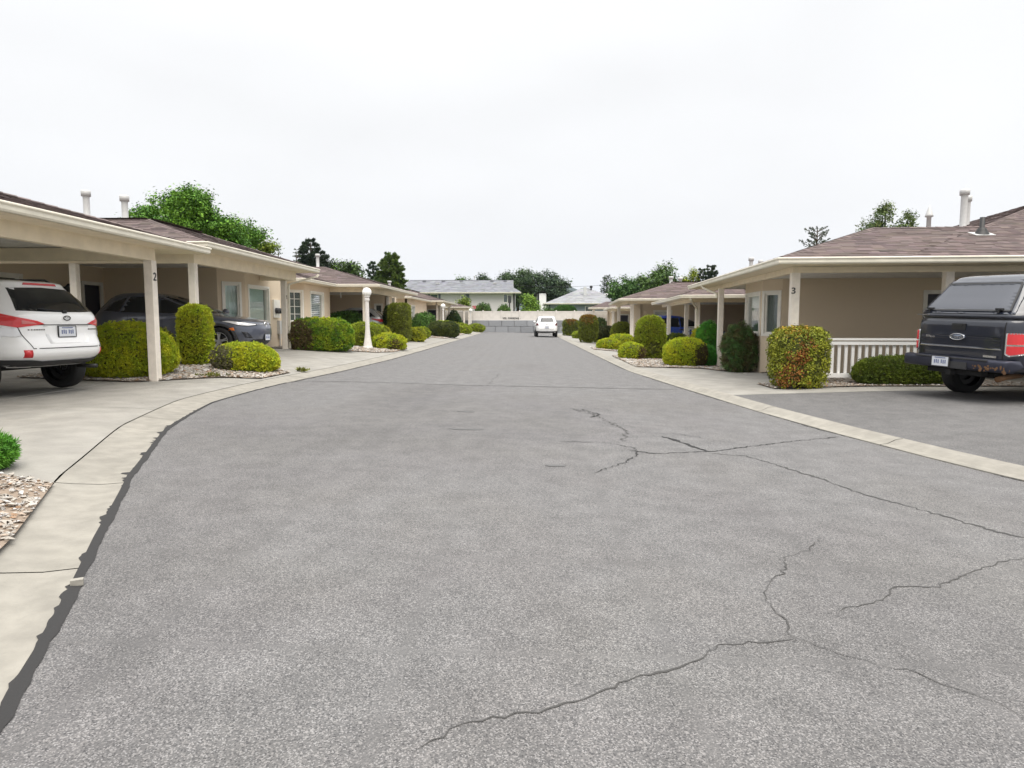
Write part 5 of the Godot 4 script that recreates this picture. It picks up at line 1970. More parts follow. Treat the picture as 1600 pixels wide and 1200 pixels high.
	var badge := part("emblem", s, mat(Color(.20, .23, .30), .3, .3), t)
	s = tool(false)
	var pts := PackedVector3Array()
	for k in 33:
		var a := TAU * k / 32
		pts.append(e + Vector3(-.03, sin(a) * .050, cos(a) * .128))
	tube(s, pts, .007, 6)
	part("emblem_rim", s, M.chrome, badge)
	var w := text_part("emblem_lettering", "Ford", .056, M.chrome, badge, e + Vector3(-.033, -.002, 0), Vector3(0, -90, 0), "Droid Serif", true, .006)
	w.scale = Vector3(1.15, 1, 1)
	s = tool()
	for k in 6:
		box(s, (f.call(Vector2(-.60 + k * .03, 1.055)) as Vector3) + Vector3(-.012, .012 if k < 3 else 0.0, 0), Vector3(.008, .035 if k < 4 else .025, .022))
	part("badge_lettering", s, M.chrome, t)
	s = tool()
	box(s, (f.call(Vector2(.58, .79)) as Vector3) + Vector3(-.012, 0, 0), Vector3(.008, .03, .22))
	part("badge_strip", s, M.chrome, t)
	# step bumper, painted, rusty at its end
	s = tool(false)
	var bf := func(z: float, y: float) -> Vector3: return Vector3(-3.02 - .05 * (1 - pow(absf(z) / .98, 3)) + (.05 if absf(z) > .93 else 0.0), y, z)
	var zs := []
	for k in 41:
		zs.append(-.965 + 1.93 * k / 40.0)
	var prof := [[.05, .555], [0.0, .57], [-.012, .60], [-.012, .70], [0.0, .735], [.05, .745], [.18, .745]]
	for k in 40:
		for i in prof.size() - 1:
			var z0: float = zs[k]
			var z1: float = zs[k + 1]
			quad(s, bf.call(z0, prof[i][1]) + Vector3(prof[i][0], 0, 0), bf.call(z0, prof[i + 1][1]) + Vector3(prof[i + 1][0], 0, 0), bf.call(z1, prof[i + 1][1]) + Vector3(prof[i + 1][0], 0, 0), bf.call(z1, prof[i][1]) + Vector3(prof[i][0], 0, 0))
	for sg in [-1.0, 1.0]:
		for i in prof.size() - 1:
			tri(s, Vector3(-2.7, .65, sg * .965), bf.call(sg * .965, prof[i][1]) + Vector3(prof[i][0], 0, 0), bf.call(sg * .965, prof[i + 1][1]) + Vector3(prof[i + 1][0], 0, 0))
	var bm := part("bumper", s, mat(Color(.035, .037, .055), .4, .5), t)
	s = tool()
	box(s, Vector3(-3.083, .62, .02), Vector3(.02, .11, .62))
	box(s, Vector3(-3.06, .73, 0), Vector3(.06, .02, 1.3))
	part("step_pad", s, M.plastic, bm)
	for r in [[.40, .62, .35, .08], [.62, .60, .2, .06], [.80, .63, .28, .07], [.92, .60, .06, .08]]:
		s = tool()
		for k in 9:
			var z: float = r[0] + (rng.randf() - .5) * r[2]
			if absf(z) > .96:
				continue
			var p: Vector3 = bf.call(z, r[1] + (rng.randf() - .5) * r[3])
			lathe(s, p + Vector3(-.011, 0, 0), Vector3(-1, 0, 0), PackedVector2Array([Vector2(rng.randf_range(.012, .03), 0), Vector2(.004, .003), Vector2(0, .003)]), 7)
		part("rust_patch", s, M.rust, bm)
	plate(t, Vector3(-3.112, .665, -.13), -1)
	# exhaust and tow hitch
	s = tool(false)
	tube(s, PackedVector3Array([Vector3(-2.2, .48, .55), Vector3(-2.6, .46, .62), Vector3(-2.9, .44, .72)]), .045, 12)
	part("exhaust", s, M.rust, t)
	s = tool()
	box(s, Vector3(-2.98, .50, 0), Vector3(.2, .09, .09))
	box(s, Vector3(-2.9, .52, .0), Vector3(.12, .1, 1.0))
	part("tow_hitch", s, M.under, t)
	patch("sticker", [[-2.60, 1.50], [-2.52, 1.50], [-2.56, 1.57]], func(p: Vector2) -> Vector3: return sh.side(p.x, p.y, 1.0), Vector3(0, .2, 1).normalized(), .006, mat(Color(.75, .5, .5), .5), t, 1)


func silver_hatch() -> void:
	# in the carport behind the near lamp post
	var t := thing("silver_hatchback", "silver hatchback with a red tail light in the carport behind the near lamp post", "car", Vector3(-9.35, .42, -36.2), deg_to_rad(-178))
	var sh := Shell.new([[.22, -2.0, 2.05, .78], [.32, -2.12, 2.15, .84], [.5, -2.2, 2.22, .88], [.7, -2.2, 2.22, .89], [.85, -2.16, 2.1, .89], [.98, -2.12, 1.6, .88], [1.06, -2.06, 1.1, .86], [1.2, -1.92, .8, .80], [1.4, -1.65, .35, .70], [1.52, -1.4, .0, .63], [1.58, -1.2, -.2, .52]], 3.2, 4.2, 0)
	var side := [[[-1.6, 1.12], [-.2, 1.08], [-.3, 1.46], [-1.2, 1.44]], [[-.14, 1.08], [.95, 1.07], [.3, 1.42], [-.24, 1.46]]]
	car_base(t, sh, M.paint_silver, [1.3, -1.3], .33, .76, false, 5, side, [[-.66, 1.10], [.66, 1.10], [.5, 1.46], [-.5, 1.46]], [.72, [-.62, 1.10], [.62, 1.10], [.46, 1.44], [-.46, 1.44]], 1.05)
	for sg in [-1.0, 1.0]:
		var fa := func(p: Vector2) -> Vector3: return sh.wrap(p.x, p.y, -1, sg)
		patch("tail_light", [[0.546, .86], [0.878, .84], [1.28, .98], [1.24, 1.03], [0.786, 1.0], [0.546, .96]], fa, Vector3(-.7, 0, sg * .7), .014, M.red_lens, t, 4)
	var f := func(p: Vector2) -> Vector3: return sh.end(p.x, p.y, -1)
	plate(t, f.call(Vector2(0, .72)) + Vector3(-.02, 0, 0), -1)


func blue_suv() -> void:
	var t := thing("blue_suv", "bright blue car under the carport of the second house on the right", "car", Vector3(7.9, -.18, -34.6), deg_to_rad(-4))
	var sh := Shell.new([[.28, -2.1, 2.1, .82], [.4, -2.25, 2.22, .89], [.6, -2.3, 2.3, .92], [.85, -2.3, 2.28, .925], [1.0, -2.27, 2.1, .915], [1.1, -2.22, 1.5, .90], [1.18, -2.2, 1.15, .88], [1.3, -2.13, .9, .84], [1.5, -1.98, .5, .76], [1.65, -1.85, .15, .69], [1.74, -1.75, -.1, .62], [1.78, -1.5, -.4, .45]], 3.4, 5.0, 0)
	var side := [[[-1.9, 1.26], [-1.2, 1.22], [-1.15, 1.62], [-1.65, 1.6]], [[-1.12, 1.22], [-.2, 1.20], [-.26, 1.66], [-1.07, 1.63]], [[-.14, 1.20], [.95, 1.18], [.3, 1.58], [-.2, 1.66]]]
	car_base(t, sh, M.paint_blue, [1.38, -1.36], .37, .79, false, 5, side, [[-.7, 1.24], [.7, 1.24], [.56, 1.62], [-.56, 1.62]], [.80, [-.64, 1.22], [.64, 1.22], [.48, 1.60], [-.48, 1.60]], 1.16)
	for sg in [-1.0, 1.0]:
		var fa := func(p: Vector2) -> Vector3: return sh.wrap(p.x, p.y, -1, sg)
		patch("tail_light", [[0.702, .95], [1.11, .95], [1.11, 1.15], [0.702, 1.15]], fa, Vector3(-.7, 0, sg * .7), .014, M.red_lens, t, 3)


func white_suv() -> void:
	var t := thing("white_suv", "white sport utility vehicle parked far down the road on the right, seen from behind", "car", Vector3(1.82, -.035, -58.4), deg_to_rad(91))
	var sh := Shell.new([[.35, -2.1, 2.2, .80], [.42, -2.25, 2.3, .88], [.55, -2.34, 2.36, .92], [.75, -2.36, 2.38, .93], [.9, -2.33, 2.36, .93], [1.05, -2.31, 2.0, .92], [1.15, -2.27, 1.3, .90], [1.25, -2.2, 1.0, .87], [1.45, -2.05, .6, .79], [1.6, -1.93, .3, .72], [1.68, -1.88, .1, .67], [1.73, -1.7, -.2, .5]], 3.6, 5.5, 0)
	var side := [[[-1.95, 1.25], [-1.25, 1.22], [-1.15, 1.58], [-1.68, 1.56]], [[-1.18, 1.22], [-.25, 1.20], [-.3, 1.6], [-1.08, 1.58]], [[-.19, 1.20], [.95, 1.18], [.4, 1.54], [-.24, 1.6]]]
	var body := car_base(t, sh, M.paint_white, [1.4, -1.4], .37, .80, true, 5, side, [[-.70, 1.24], [.70, 1.24], [.56, 1.58], [-.56, 1.58]], [.82, [-.66, 1.22], [.66, 1.22], [.48, 1.54], [-.48, 1.54]], 1.17)
	var f := func(p: Vector2) -> Vector3: return sh.end(p.x, p.y, -1)
	var back := Vector3(-1, 0, 0)
	for sg in [-1.0, 1.0]:
		var fa := func(p: Vector2) -> Vector3: return sh.wrap(p.x, p.y, -1, sg)
		patch("tail_light", [[0.657, .99], [1.06, .93], [1.11, 1.14], [0.822, 1.17]], fa, Vector3(-.8, 0, sg * .6), .014, mat(Color(.10, .01, .015), .2), t, 3)
	patch("bumper_cladding", [[-.86, .36], [.86, .36], [.88, .52], [.6, .47], [-.6, .47], [-.88, .52]], f, back, .02, M.plastic, t, 3)
	line_patch("tailgate_seam", [[-.66, .66], [.66, .66]], .015, f, back, .004, M.under, body)
	plate(t, f.call(Vector2(0, .80)) + Vector3(-.02, 0, 0), -1)
	var s := tool()
	box(s, (f.call(Vector2(0, 1.08)) as Vector3), Vector3(.02, .05, .16))
	part("emblem", s, M.iron, t)


# ---------------------------------------------------------------- street lamps
func make_lamps() -> void:
	var list := [[Vector3(-6.0, 0, -26.15), "nearest of three white globe lamp posts on the left, beside the clipped mounds"], [Vector3(-6.15, 0, -52), "second of three white globe lamp posts, behind the big dark shrub"], [Vector3(-5.55, 0, -71), "farthest of three white globe lamp posts, near the end of the road"]]
	var first: Node3D = null
	for e in list:
		var p: Vector3 = e[0]
		p.y = ground_y(p.x, p.z)
		if first == null:
			first = thing("lamp_post", e[1], "street lamp", p, 0, "globe lamp posts along the left kerb")
			var s := tool()
			lathe(s, Vector3.ZERO, Vector3.UP, PackedVector2Array([Vector2(.19, 0), Vector2(.19, .06), Vector2(.165, .12), Vector2(.115, .42), Vector2(.085, .75), Vector2(.076, 1.2), Vector2(.07, 1.82), Vector2(.10, 1.84), Vector2(.10, 1.90), Vector2(.085, 1.92), Vector2(.085, 2.0), Vector2(0, 2.0)]), 14)
			part("post", s, M.lamp_post, first)
			s = tool(false)
			var prof := PackedVector2Array()
			for k in 17:
				var a := -PI / 2 + PI * k / 16
				prof.append(Vector2(maxf(.001, cos(a) * .175), sin(a) * .175))
			lathe(s, Vector3(0, 2.16, 0), Vector3.UP, prof, 26)
			part("globe", s, M.globe, first)
			s = tool(false)
			lathe(s, Vector3.ZERO, Vector3.UP, PackedVector2Array([Vector2(.10, 1.965), Vector2(.115, 2.0), Vector2(.10, 2.03), Vector2(.07, 2.04)]), 20)
			part("collar", s, M.lamp_post, first)
		else:
			var c: Node3D = first.duplicate()
			put(c, "lamp_post", self)
			c.position = p
			c.set_meta("label", e[1])


# ---------------------------------------------------------------- foliage
func sprig(blades: int, length: float, width: float, spread: float, seed_: int) -> ArrayMesh:
	var r := RandomNumberGenerator.new()
	r.seed = seed_
	var s := tool()
	for i in blades:
		var az := TAU * (i + r.randf()) / blades
		var tilt := spread * sqrt(r.randf())
		var d := Vector3(sin(tilt) * cos(az), cos(tilt), sin(tilt) * sin(az))
		var side := d.cross(Vector3(r.randf() - .5, r.randf() - .5, r.randf() - .5)).normalized() * width * r.randf_range(.7, 1.2)
		var l := length * r.randf_range(.65, 1.15)
		var b := d * l * .12
		s.set_color(Color.WHITE * r.randf_range(.82, 1.1))
		tri(s, b, d * l * .55 + side, d * l)
		tri(s, b, d * l, d * l * .55 - side)
	return done(s)


func leaves(blades: int, size: float, reach: float, seed_: int) -> ArrayMesh:
	var r := RandomNumberGenerator.new()
	r.seed = seed_
	var s := tool()
	for i in blades:
		var c := Vector3(r.randfn(), r.randfn(), r.randfn()) * reach * .5
		var n := Vector3(r.randfn() * .7, 1, r.randfn() * .7).normalized()
		var e := n.cross(Vector3(r.randf() - .5, r.randf() - .5, r.randf() - .5)).normalized()
		var f := n.cross(e)
		var z := size * r.randf_range(.6, 1.2)
		s.set_color(Color.WHITE * r.randf_range(.8, 1.12))
		quad(s, c - e * z * .5, c + f * z * .3 + n * z * .08, c + e * z * .5, c - f * z * .3 + n * z * .08)
	return done(s)


func scatter(called: String, mesh: Mesh, spots: Array, tints: Array, parent: Node3D) -> MultiMeshInstance3D:
	var mm := MultiMesh.new()
	mm.transform_format = MultiMesh.TRANSFORM_3D
	mm.use_colors = true
	mm.mesh = mesh
	mm.instance_count = spots.size()
	for i in spots.size():
		mm.set_instance_transform(i, spots[i])
		mm.set_instance_color(i, tints[i])
	var o := MultiMeshInstance3D.new()
	o.multimesh = mm
	o.material_override = M.leaf
	put(o, called, parent)
	return o


var sprigs := {}


func frame_for(n: Vector3, twist: float, sc: float) -> Basis:
	var x := n.cross(Vector3(.3, .5, .81)).normalized()
	x = x.rotated(n, twist)
	return Basis(x * sc, n * sc, x.cross(n).normalized() * sc)


# a clipped or rounded shrub. size: whole width, height, depth; cy: height of the widest place as a share; p: boxiness; lumps: bumpiness
func bush(called: String, label: String, category: String, x: float, z: float, size: Vector3, col: Color, col2: Color, o := {}) -> Node3D:
	var g: float = o.get("y", ground_y(x, z))
	var t := thing(called, label, category, Vector3(x, g, z), o.get("turn", 0.0), o.get("group", ""))
	var cy: float = o.get("cy", .36)
	var p: float = o.get("p", 2.3)
	var lumps: float = o.get("lumps", .05)
	var freq: float = o.get("freq", 3.0)
	var length: float = o.get("leaf", .05)
	var seed_off := rng.randf() * 90
	var rx := size.x / 2
	var rz := size.z / 2
	var up := size.y * (1 - cy)
	var down := size.y * cy
	var mid := Vector3(0, size.y * cy, 0)
	var lean: Vector3 = o.get("lean", Vector3.ZERO)
	var taper: float = o.get("taper", 0.0)
	var surf := func(d: Vector3, k: float) -> Vector3:
		var ry: float = up if d.y > 0 else down * o.get("skirt", 1.25)
		var q := pow(pow(absf(d.x) / rx, p) + pow(absf(d.y) / ry, p) + pow(absf(d.z) / rz, p), -1 / p)
		var n := 1 + lumps * bump.get_noise_3d(d.x * freq + seed_off, d.y * freq, d.z * freq) * 1.6 + lumps * .6 * bump.get_noise_3d(d.x * freq * 3, d.y * freq * 3 + seed_off, d.z * freq * 3)
		var v := d * q * n * k
		var w := 1 - taper * maxf(0, v.y / up)
		v = Vector3(v.x * w, v.y, v.z * w) + mid
		v += lean * (v.y / size.y)
		v.y = maxf(v.y, .0)
		return v
	# dark twiggy heart
	var s := tool(false)
	var nu := 18
	var nv := 12
	for j in nv:
		for i in nu:
			var c := []
			for e in [[i, j], [i + 1, j], [i + 1, j + 1], [i, j + 1]]:
				var a: float = TAU * e[0] / nu
				var b: float = -PI / 2 + PI * e[1] / nv
				c.append(surf.call(Vector3(cos(b) * cos(a), sin(b), cos(b) * sin(a)), .87))
			quad(s, c[1], c[0], c[3], c[2])
	part("twigs", s, M.twig, t)
	var key := "%s_%s" % [length, o.get("kind", "scale")]
	if not sprigs.has(key):
		match o.get("kind", "scale"):
			"leafy": sprigs[key] = leaves(7, length * 1.1, length * 1.6, 5)
			"fan": sprigs[key] = sprig(9, length * 1.5, length * .12, 1.0, 7)
			_: sprigs[key] = sprig(8, length, length * .17, .9, 6)
	var area := PI * (rx + rz) * size.y * .8 + PI * rx * rz
	var n: int = mini(int(o.get("most", 9000) * 1.7), int(area * 1.5 * o.get("dense", 2.2) / (length * length)))
	var spots := []
	var tints := []
	var bare: Array = o.get("bare", [])
	var spots2: Array = o.get("patches", [])
	for i in n:
		var d := Vector3(rng.randfn(), rng.randfn() * .9 + .15, rng.randfn()).normalized()
		# more even over flat or long shapes
		d = Vector3(d.x * rx, d.y * size.y * .5, d.z * rz).normalized()
		var pos: Vector3 = surf.call(d, 1.0)
		if pos.y <= .005 and d.y < -.5:
			continue
		var e := .04
		var tu := d.cross(Vector3(.2, .9, .33)).normalized()
		var tv := d.cross(tu)
		var nrm := ((surf.call((d + tu * e).normalized(), 1.0) as Vector3) - pos).cross((surf.call((d + tv * e).normalized(), 1.0) as Vector3) - pos).normalized()
		if nrm.dot(d) < 0:
			nrm = -nrm
		var skip := false
		for bb in bare:
			var w: float = (bb[0] as Vector3).normalized().dot(d) + .22 * bump.get_noise_3d(d.x * 6, d.y * 6, d.z * 6)
			if w > bb[1] and rng.randf() < bb[2]:
				skip = true
		if skip:
			continue
		var dir: Vector3 = (nrm * 1.0 + Vector3(rng.randfn(), rng.randfn() + .25, rng.randfn()) * o.get("ruffle", .5)).normalized()
		var sc := rng.randf_range(.75, 1.3)
		spots.append(Transform3D(frame_for(dir, rng.randf() * TAU, sc), pos - nrm * length * (rng.randf_range(.1, .9) if rng.randf() > .05 else rng.randf_range(-.7, .1))))
		var m := clampf(.5 + 1.3 * bump.get_noise_3d(pos.x * 2.4 + seed_off, pos.y * 2.4, pos.z * 2.4) + .5 * bump.get_noise_3d(pos.x * 9, pos.y * 9 + seed_off, pos.z * 9) + rng.randf_range(-.3, .3), 0, 1)
		var c := col.lerp(col2, m)
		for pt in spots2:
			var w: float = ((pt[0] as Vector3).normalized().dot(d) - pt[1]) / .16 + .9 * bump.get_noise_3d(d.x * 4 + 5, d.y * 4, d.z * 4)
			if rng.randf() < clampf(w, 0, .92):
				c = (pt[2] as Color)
		if bump.get_noise_3d(pos.x * 5 + 31, pos.y * 5, pos.z * 5 + seed_off) > .42 and rng.randf() < .5:
			c = c.lerp(Color(.16, .12, .045), .6)
		c = c * rng.randf_range(.72, 1.28)
		c.a = 1
		tints.append(c)
	kind(scatter("foliage", sprigs[key], spots, tints, t), "stuff")
	return t


func make_bushes() -> void:
	# golden cypress greens, as linear colours
	var gold := Color(.50, .51, .016)
	var lime := Color(.33, .42, .016)
	var olive := Color(.185, .22, .016)
	var deep := Color(.045, .095, .016)
	var green := Color(.07, .185, .016)
	var dark := Color(.035, .055, .016)
	var rust := Color(.25, .095, .014)
	var brown_c := Color(.12, .085, .032)
	var G := "clipped shrubs along the road"
	# left side, from the camera outwards
	bush("rounded_shrub", "bright green rounded shrub cut by the left edge of the picture, in the near gravel", "shrub", -4.36, -5.22, Vector3(.56, .28, .56), Color(.06, .21, .012), Color(.12, .30, .015), {"group": G, "leaf": .032, "lumps": .08, "kind": "fan", "most": 9000, "p": 2.2})
	bush("mounded_shrub", "big yellow-green mounded shrub between the white wagon and the numbered post", "shrub", -7.90, -13.5, Vector3(1.80, 1.08, 1.5), gold, lime, {"group": G, "leaf": .045, "p": 2.15, "cy": .34, "most": 22000, "dense": 3.0, "lumps": .03})
	bush("low_hedge_shrub", "dull olive hedge shrub behind the tall clipped column and the numbered post", "shrub", -8.5, -15.15, Vector3(1.3, .86, .9), olive, brown_c, {"group": G, "leaf": .05, "p": 3.0, "most": 6000, "patches": [[Vector3(.2, 1, .2), .75, lime]]})
	bush("clipped_column_shrub", "tall clipped column shrub in front of the grey car, with a rounded top", "shrub", -7.38, -15.25, Vector3(.66, 1.34, .66), gold * .82, lime, {"group": G, "leaf": .042, "p": 3.6, "cy": .5, "most": 13000, "dense": 3.0, "lumps": .025, "skirt": 1.05})
	bush("spreading_shrub", "low spreading shrub with bare grey twigs on its left side, by the left kerb", "shrub", -6.06, -14.85, Vector3(1.38, .62, 1.05), gold, lime, {"group": G, "leaf": .045, "p": 2.4, "most": 12000, "dense": 3.0, "lumps": .05, "lean": Vector3(-.12, 0, 0), "bare": [[Vector3(-.72, .12, .72), .74, .5]], "patches": [[Vector3(-.75, .05, .7), .70, Color(.15, .14, .075)]]})
	bush("wedge_shrub", "large wedge-shaped shrub, brown on its left end with shade tinted in, under the bay windows", "shrub", -6.95, -23.2, Vector3(2.2, 1.08, 1.5), lime * .95, Color(.09, .22, .012), {"group": G, "leaf": .055, "p": 2.9, "cy": .42, "most": 14000, "dense": 3.0, "lumps": .06, "turn": .35, "patches": [[Vector3(-.9, .0, .5), .68, brown_c], [Vector3(0, 1, .1), .82, gold]]})  # left-end patch paints shade as well as brown foliage
	bush("leafy_hedge", "leafy green hedge under the blind window in front of the silver car", "hedge", -9.0, -34.2, Vector3(1.75, 1.30, .9), green, deep, {"group": G, "leaf": .09, "p": 3.2, "kind": "leafy", "most": 3500, "lumps": .10})
	bush("mounded_shrub", "mounded olive shrub directly behind the nearest lamp post", "shrub", -6.35, -27.4, Vector3(1.62, .98, 1.3), lime, olive, {"group": G, "leaf": .06, "p": 2.5, "most": 8000, "lumps": .05})
	bush("mounded_shrub", "pale mound peeping between the lamp post and the carport post behind it", "shrub", -7.1, -33.0, Vector3(1.25, .78, 1.0), gold * .8, olive, {"group": G, "leaf": .07, "p": 2.4, "most": 4000})
	bush("low_mound_shrub", "low twin-lobed shrub at the kerb just right of the nearest lamp post", "shrub", -5.38, -27.0, Vector3(1.36, .62, 1.0), gold, lime, {"group": G, "leaf": .055, "p": 2.4, "most": 7000, "lumps": .16, "freq": 2.0, "patches": [[Vector3(.55, -.1, .8), .86, brown_c]]})
	bush("tall_block_hedge", "tall square-cut hedge block beside the carport posts on the left", "hedge", -6.3, -34.6, Vector3(1.05, 1.90, 1.2), Color(.13, .155, .012), olive, {"group": G, "leaf": .065, "p": 6.0, "cy": .5, "most": 9000, "skirt": 1.05, "lumps": .02, "taper": -.0})
	bush("tall_dark_hedge", "dark upright hedge in shade between two carport posts on the left", "hedge", -7.0, -35.7, Vector3(.62, 1.75, .7), dark, deep, {"group": G, "leaf": .07, "p": 4.0, "cy": .5, "most": 5000, "skirt": 1.05})
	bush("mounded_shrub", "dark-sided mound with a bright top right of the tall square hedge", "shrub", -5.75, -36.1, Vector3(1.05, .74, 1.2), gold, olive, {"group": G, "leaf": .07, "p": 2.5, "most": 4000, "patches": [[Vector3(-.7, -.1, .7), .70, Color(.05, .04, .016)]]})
	bush("low_mound_shrub", "small lime mound behind the dark-sided mound on the left", "shrub", -6.2, -41.6, Vector3(.95, .66, .9), lime, olive, {"group": G, "leaf": .08, "most": 2500})
	bush("leafy_hedge", "two-tiered leafy green hedge in front of the fourth house on the left", "hedge", -7.4, -50.4, Vector3(1.5, 1.38, 1.0), green, deep, {"group": G, "leaf": .11, "p": 3.0, "kind": "leafy", "most": 2600, "lumps": .14})
	bush("wide_dark_shrub", "wide dark rounded shrub before the second lamp post", "shrub", -5.45, -46.2, Vector3(2.05, 1.10, 1.8), Color(.085, .115, .012), dark, {"group": G, "leaf": .085, "p": 2.7, "most": 7000, "lumps": .05, "patches": [[Vector3(0, 1, -.1), .80, lime]]})
	bush("dome_conifer", "dark green dome-shaped conifer near the far end on the left", "shrub", -7.1, -69.2, Vector3(1.5, 2.0, 1.4), deep, Color(.03, .08, .02), {"group": G, "leaf": .12, "p": 2.1, "cy": .25, "most": 3500})
	bush("low_mound_shrub", "low mound along the kerb between the wide dark shrub and the road end", "shrub", -5.3, -59.2, Vector3(1.5, .66, 1.2), olive, lime, {"group": G, "leaf": .10, "most": 2500})
	bush("low_mound_shrub", "farthest low mound on the left, at the corner of the kerb", "shrub", -5.0, -70.5, Vector3(1.9, .80, 1.4), lime, olive, {"group": G, "leaf": .12, "most": 2500, "lumps": .1})
	bush("long_low_hedge", "long low hedge behind the farthest mounds on the left", "hedge", -6.6, -67.5, Vector3(2.4, .80, 1.2), olive, lime, {"group": G, "leaf": .12, "most": 2500})
	# right side, from the far end towards the camera
	bush("square_shrub", "square-cut shrub with an orange top beside the white vehicle", "shrub", 4.55, -66.9, Vector3(1.5, 1.58, 1.3), olive, Color(.05, .07, .012), {"group": G, "leaf": .11, "p": 5.0, "cy": .5, "skirt": 1.05, "most": 4000, "patches": [[Vector3(0, 1, .5), .74, Color(.20, .10, .012)]]})
	bush("tall_rounded_shrub", "tall rounded shrub with an orange crown on the far right kerb", "shrub", 4.3, -46.0, Vector3(1.26, 1.84, 1.2), Color(.13, .16, .012), olive, {"group": G, "leaf": .08, "p": 3.4, "cy": .5, "skirt": 1.08, "most": 8000, "patches": [[Vector3(-.1, 1, .4), .76, Color(.22, .12, .014)]]})
	bush("dark_block_shrub", "dark block shrub just behind the tall orange-crowned shrub", "shrub", 5.9, -54.0, Vector3(1.0, 1.75, 1.0), deep, dark, {"group": G, "leaf": .10, "p": 4.0, "cy": .5, "most": 3000})
	bush("low_mound_shrub", "small low mound on the far right between the square and tall shrubs", "shrub", 4.45, -57.4, Vector3(.8, .62, .8), lime, olive, {"group": G, "leaf": .09, "most": 1800})
	bush("dark_mound_shrub", "dark brownish mound between the orange-crowned shrub and the dome", "shrub", 5.75, -48.0, Vector3(1.5, 1.22, 1.3), Color(.055, .062, .016), dark, {"group": G, "leaf": .085, "p": 2.5, "most": 5000})
	bush("dome_shrub", "smooth dome shrub in front of the third right-hand house", "shrub", 6.05, -42.6, Vector3(1.32, 1.52, 1.2), Color(.17, .20, .013), olive, {"group": G, "leaf": .075, "p": 2.8, "cy": .42, "most": 7000, "lumps": .02})
	bush("snaking_mound", "lower front lobe of the bright double mound on the right kerb", "shrub", 4.35, -35.2, Vector3(1.25, .58, 1.0), gold, lime, {"group": G, "leaf": .06, "most": 5000, "lumps": .04})
	bush("snaking_mound", "higher back lobe of the bright double mound on the right kerb", "shrub", 5.05, -35.6, Vector3(1.5, .86, 1.1), gold, lime, {"group": G, "leaf": .06, "most": 6000, "lumps": .04})
	bush("low_mound_shrub", "small bright mound left of the tall egg-shaped shrub on the right", "shrub", 3.98, -25.3, Vector3(.95, .60, .9), gold, lime, {"group": G, "leaf": .055, "p": 2.5, "most": 5000, "patches": [[Vector3(.8, -.1, .5), .72, brown_c]]})
	bush("tall_egg_shrub", "tall egg-shaped clipped shrub with a small dark hole low on its face", "shrub", 4.78, -26.0, Vector3(1.10, 1.62, 1.05), Color(.22, .245, .013), lime * .8, {"group": G, "leaf": .055, "p": 2.9, "cy": .46, "skirt": 1.12, "most": 12000, "dense": 3.0, "lumps": .02, "bare": [[Vector3(.12, -.42, 1), .965, .9], [Vector3(.22, -.62, 1), .955, .85]]})
	bush("rounded_mound_shrub", "broad rounded mound with brown and shade tinted into its right side, in the right gravel bed", "shrub", 5.05, -21.5, Vector3(1.30, .88, 1.2), gold, lime, {"group": G, "leaf": .05, "p": 2.6, "most": 11000, "dense": 3.0, "patches": [[Vector3(.8, .0, .6), .70, Color(.07, .055, .014)]]})  # right-side patch is brown foliage darkened to paint its shaded side
	bush("low_hedge_shrub", "dark low hedge below the blue car on the right", "shrub", 6.6, -29.9, Vector3(1.0, 1.05, 1.3), olive, deep, {"group": G, "leaf": .07, "p": 2.6, "most": 4000})
	bush("golden_shrub", "golden feathery shrub behind the bright green juniper on the right", "shrub", 6.45, -24.6, Vector3(1.1, 1.20, 1.0), Color(.20, .17, .012), gold, {"group": G, "leaf": .07, "kind": "fan", "p": 2.2, "most": 5000, "lumps": .12, "ruffle": .7})
	bush("juniper_shrub", "upper tuft of the bright green juniper left of the far porch post", "shrub", 5.98, -22.3, Vector3(.72, 1.34, .8), Color(.05, .22, .02), Color(.09, .29, .02), {"group": G, "leaf": .065, "kind": "fan", "p": 2.0, "cy": .55, "most": 5000, "lumps": .2, "ruffle": .6})
	bush("juniper_shrub", "low tuft of bright green juniper at the foot of the far porch post", "shrub", 5.72, -21.55, Vector3(.62, .66, .6), Color(.04, .19, .02), Color(.06, .26, .02), {"group": G, "leaf": .055, "kind": "fan", "p": 2.0, "most": 4000, "lumps": .15, "ruffle": .6})
	bush("dark_sprawling_shrub", "dark sprawling shrub with a bronze tinge right of the far porch post", "shrub", 6.05, -19.35, Vector3(.86, 1.28, .85), Color(.07, .16, .035), Color(.11, .085, .03), {"group": G, "leaf": .07, "kind": "fan", "p": 2.2, "cy": .45, "most": 8000, "lumps": .22, "ruffle": .65})
	bush("orange_patched_shrub", "big boxy shrub with a rusty orange patch, nearest on the right", "shrub", 5.48, -13.74, Vector3(.98, 1.17, .9), Color(.27, .28, .012), Color(.16, .19, .012), {"group": G, "leaf": .045, "kind": "leafy", "p": 4.2, "cy": .55, "skirt": 1.06, "most": 16000, "dense": 1.0, "lumps": .04, "taper": -.05, "ruffle": .6, "patches": [[Vector3(-.42, -.30, .85), .84, rust], [Vector3(-.22, .12, .95), .91, rust], [Vector3(-.1, .42, .9), .93, rust], [Vector3(-.3, .9, .3), .86, Color(.34, .21, .012)], [Vector3(-.5, -.75, .45), .88, rust]], "bare": [[Vector3(-.66, .30, .72), .988, .9], [Vector3(-.46, .42, .80), .992, .9]]})
	bush("low_oval_shrub", "low oval dark green shrub in front of the white railing", "shrub", 7.62, -13.98, Vector3(1.80, .58, .75), Color(.15, .20, .012), Color(.095, .14, .014), {"group": G, "leaf": .045, "p": 2.6, "cy": .45, "most": 14000, "dense": 3.0, "lumps": .03, "y": .04})


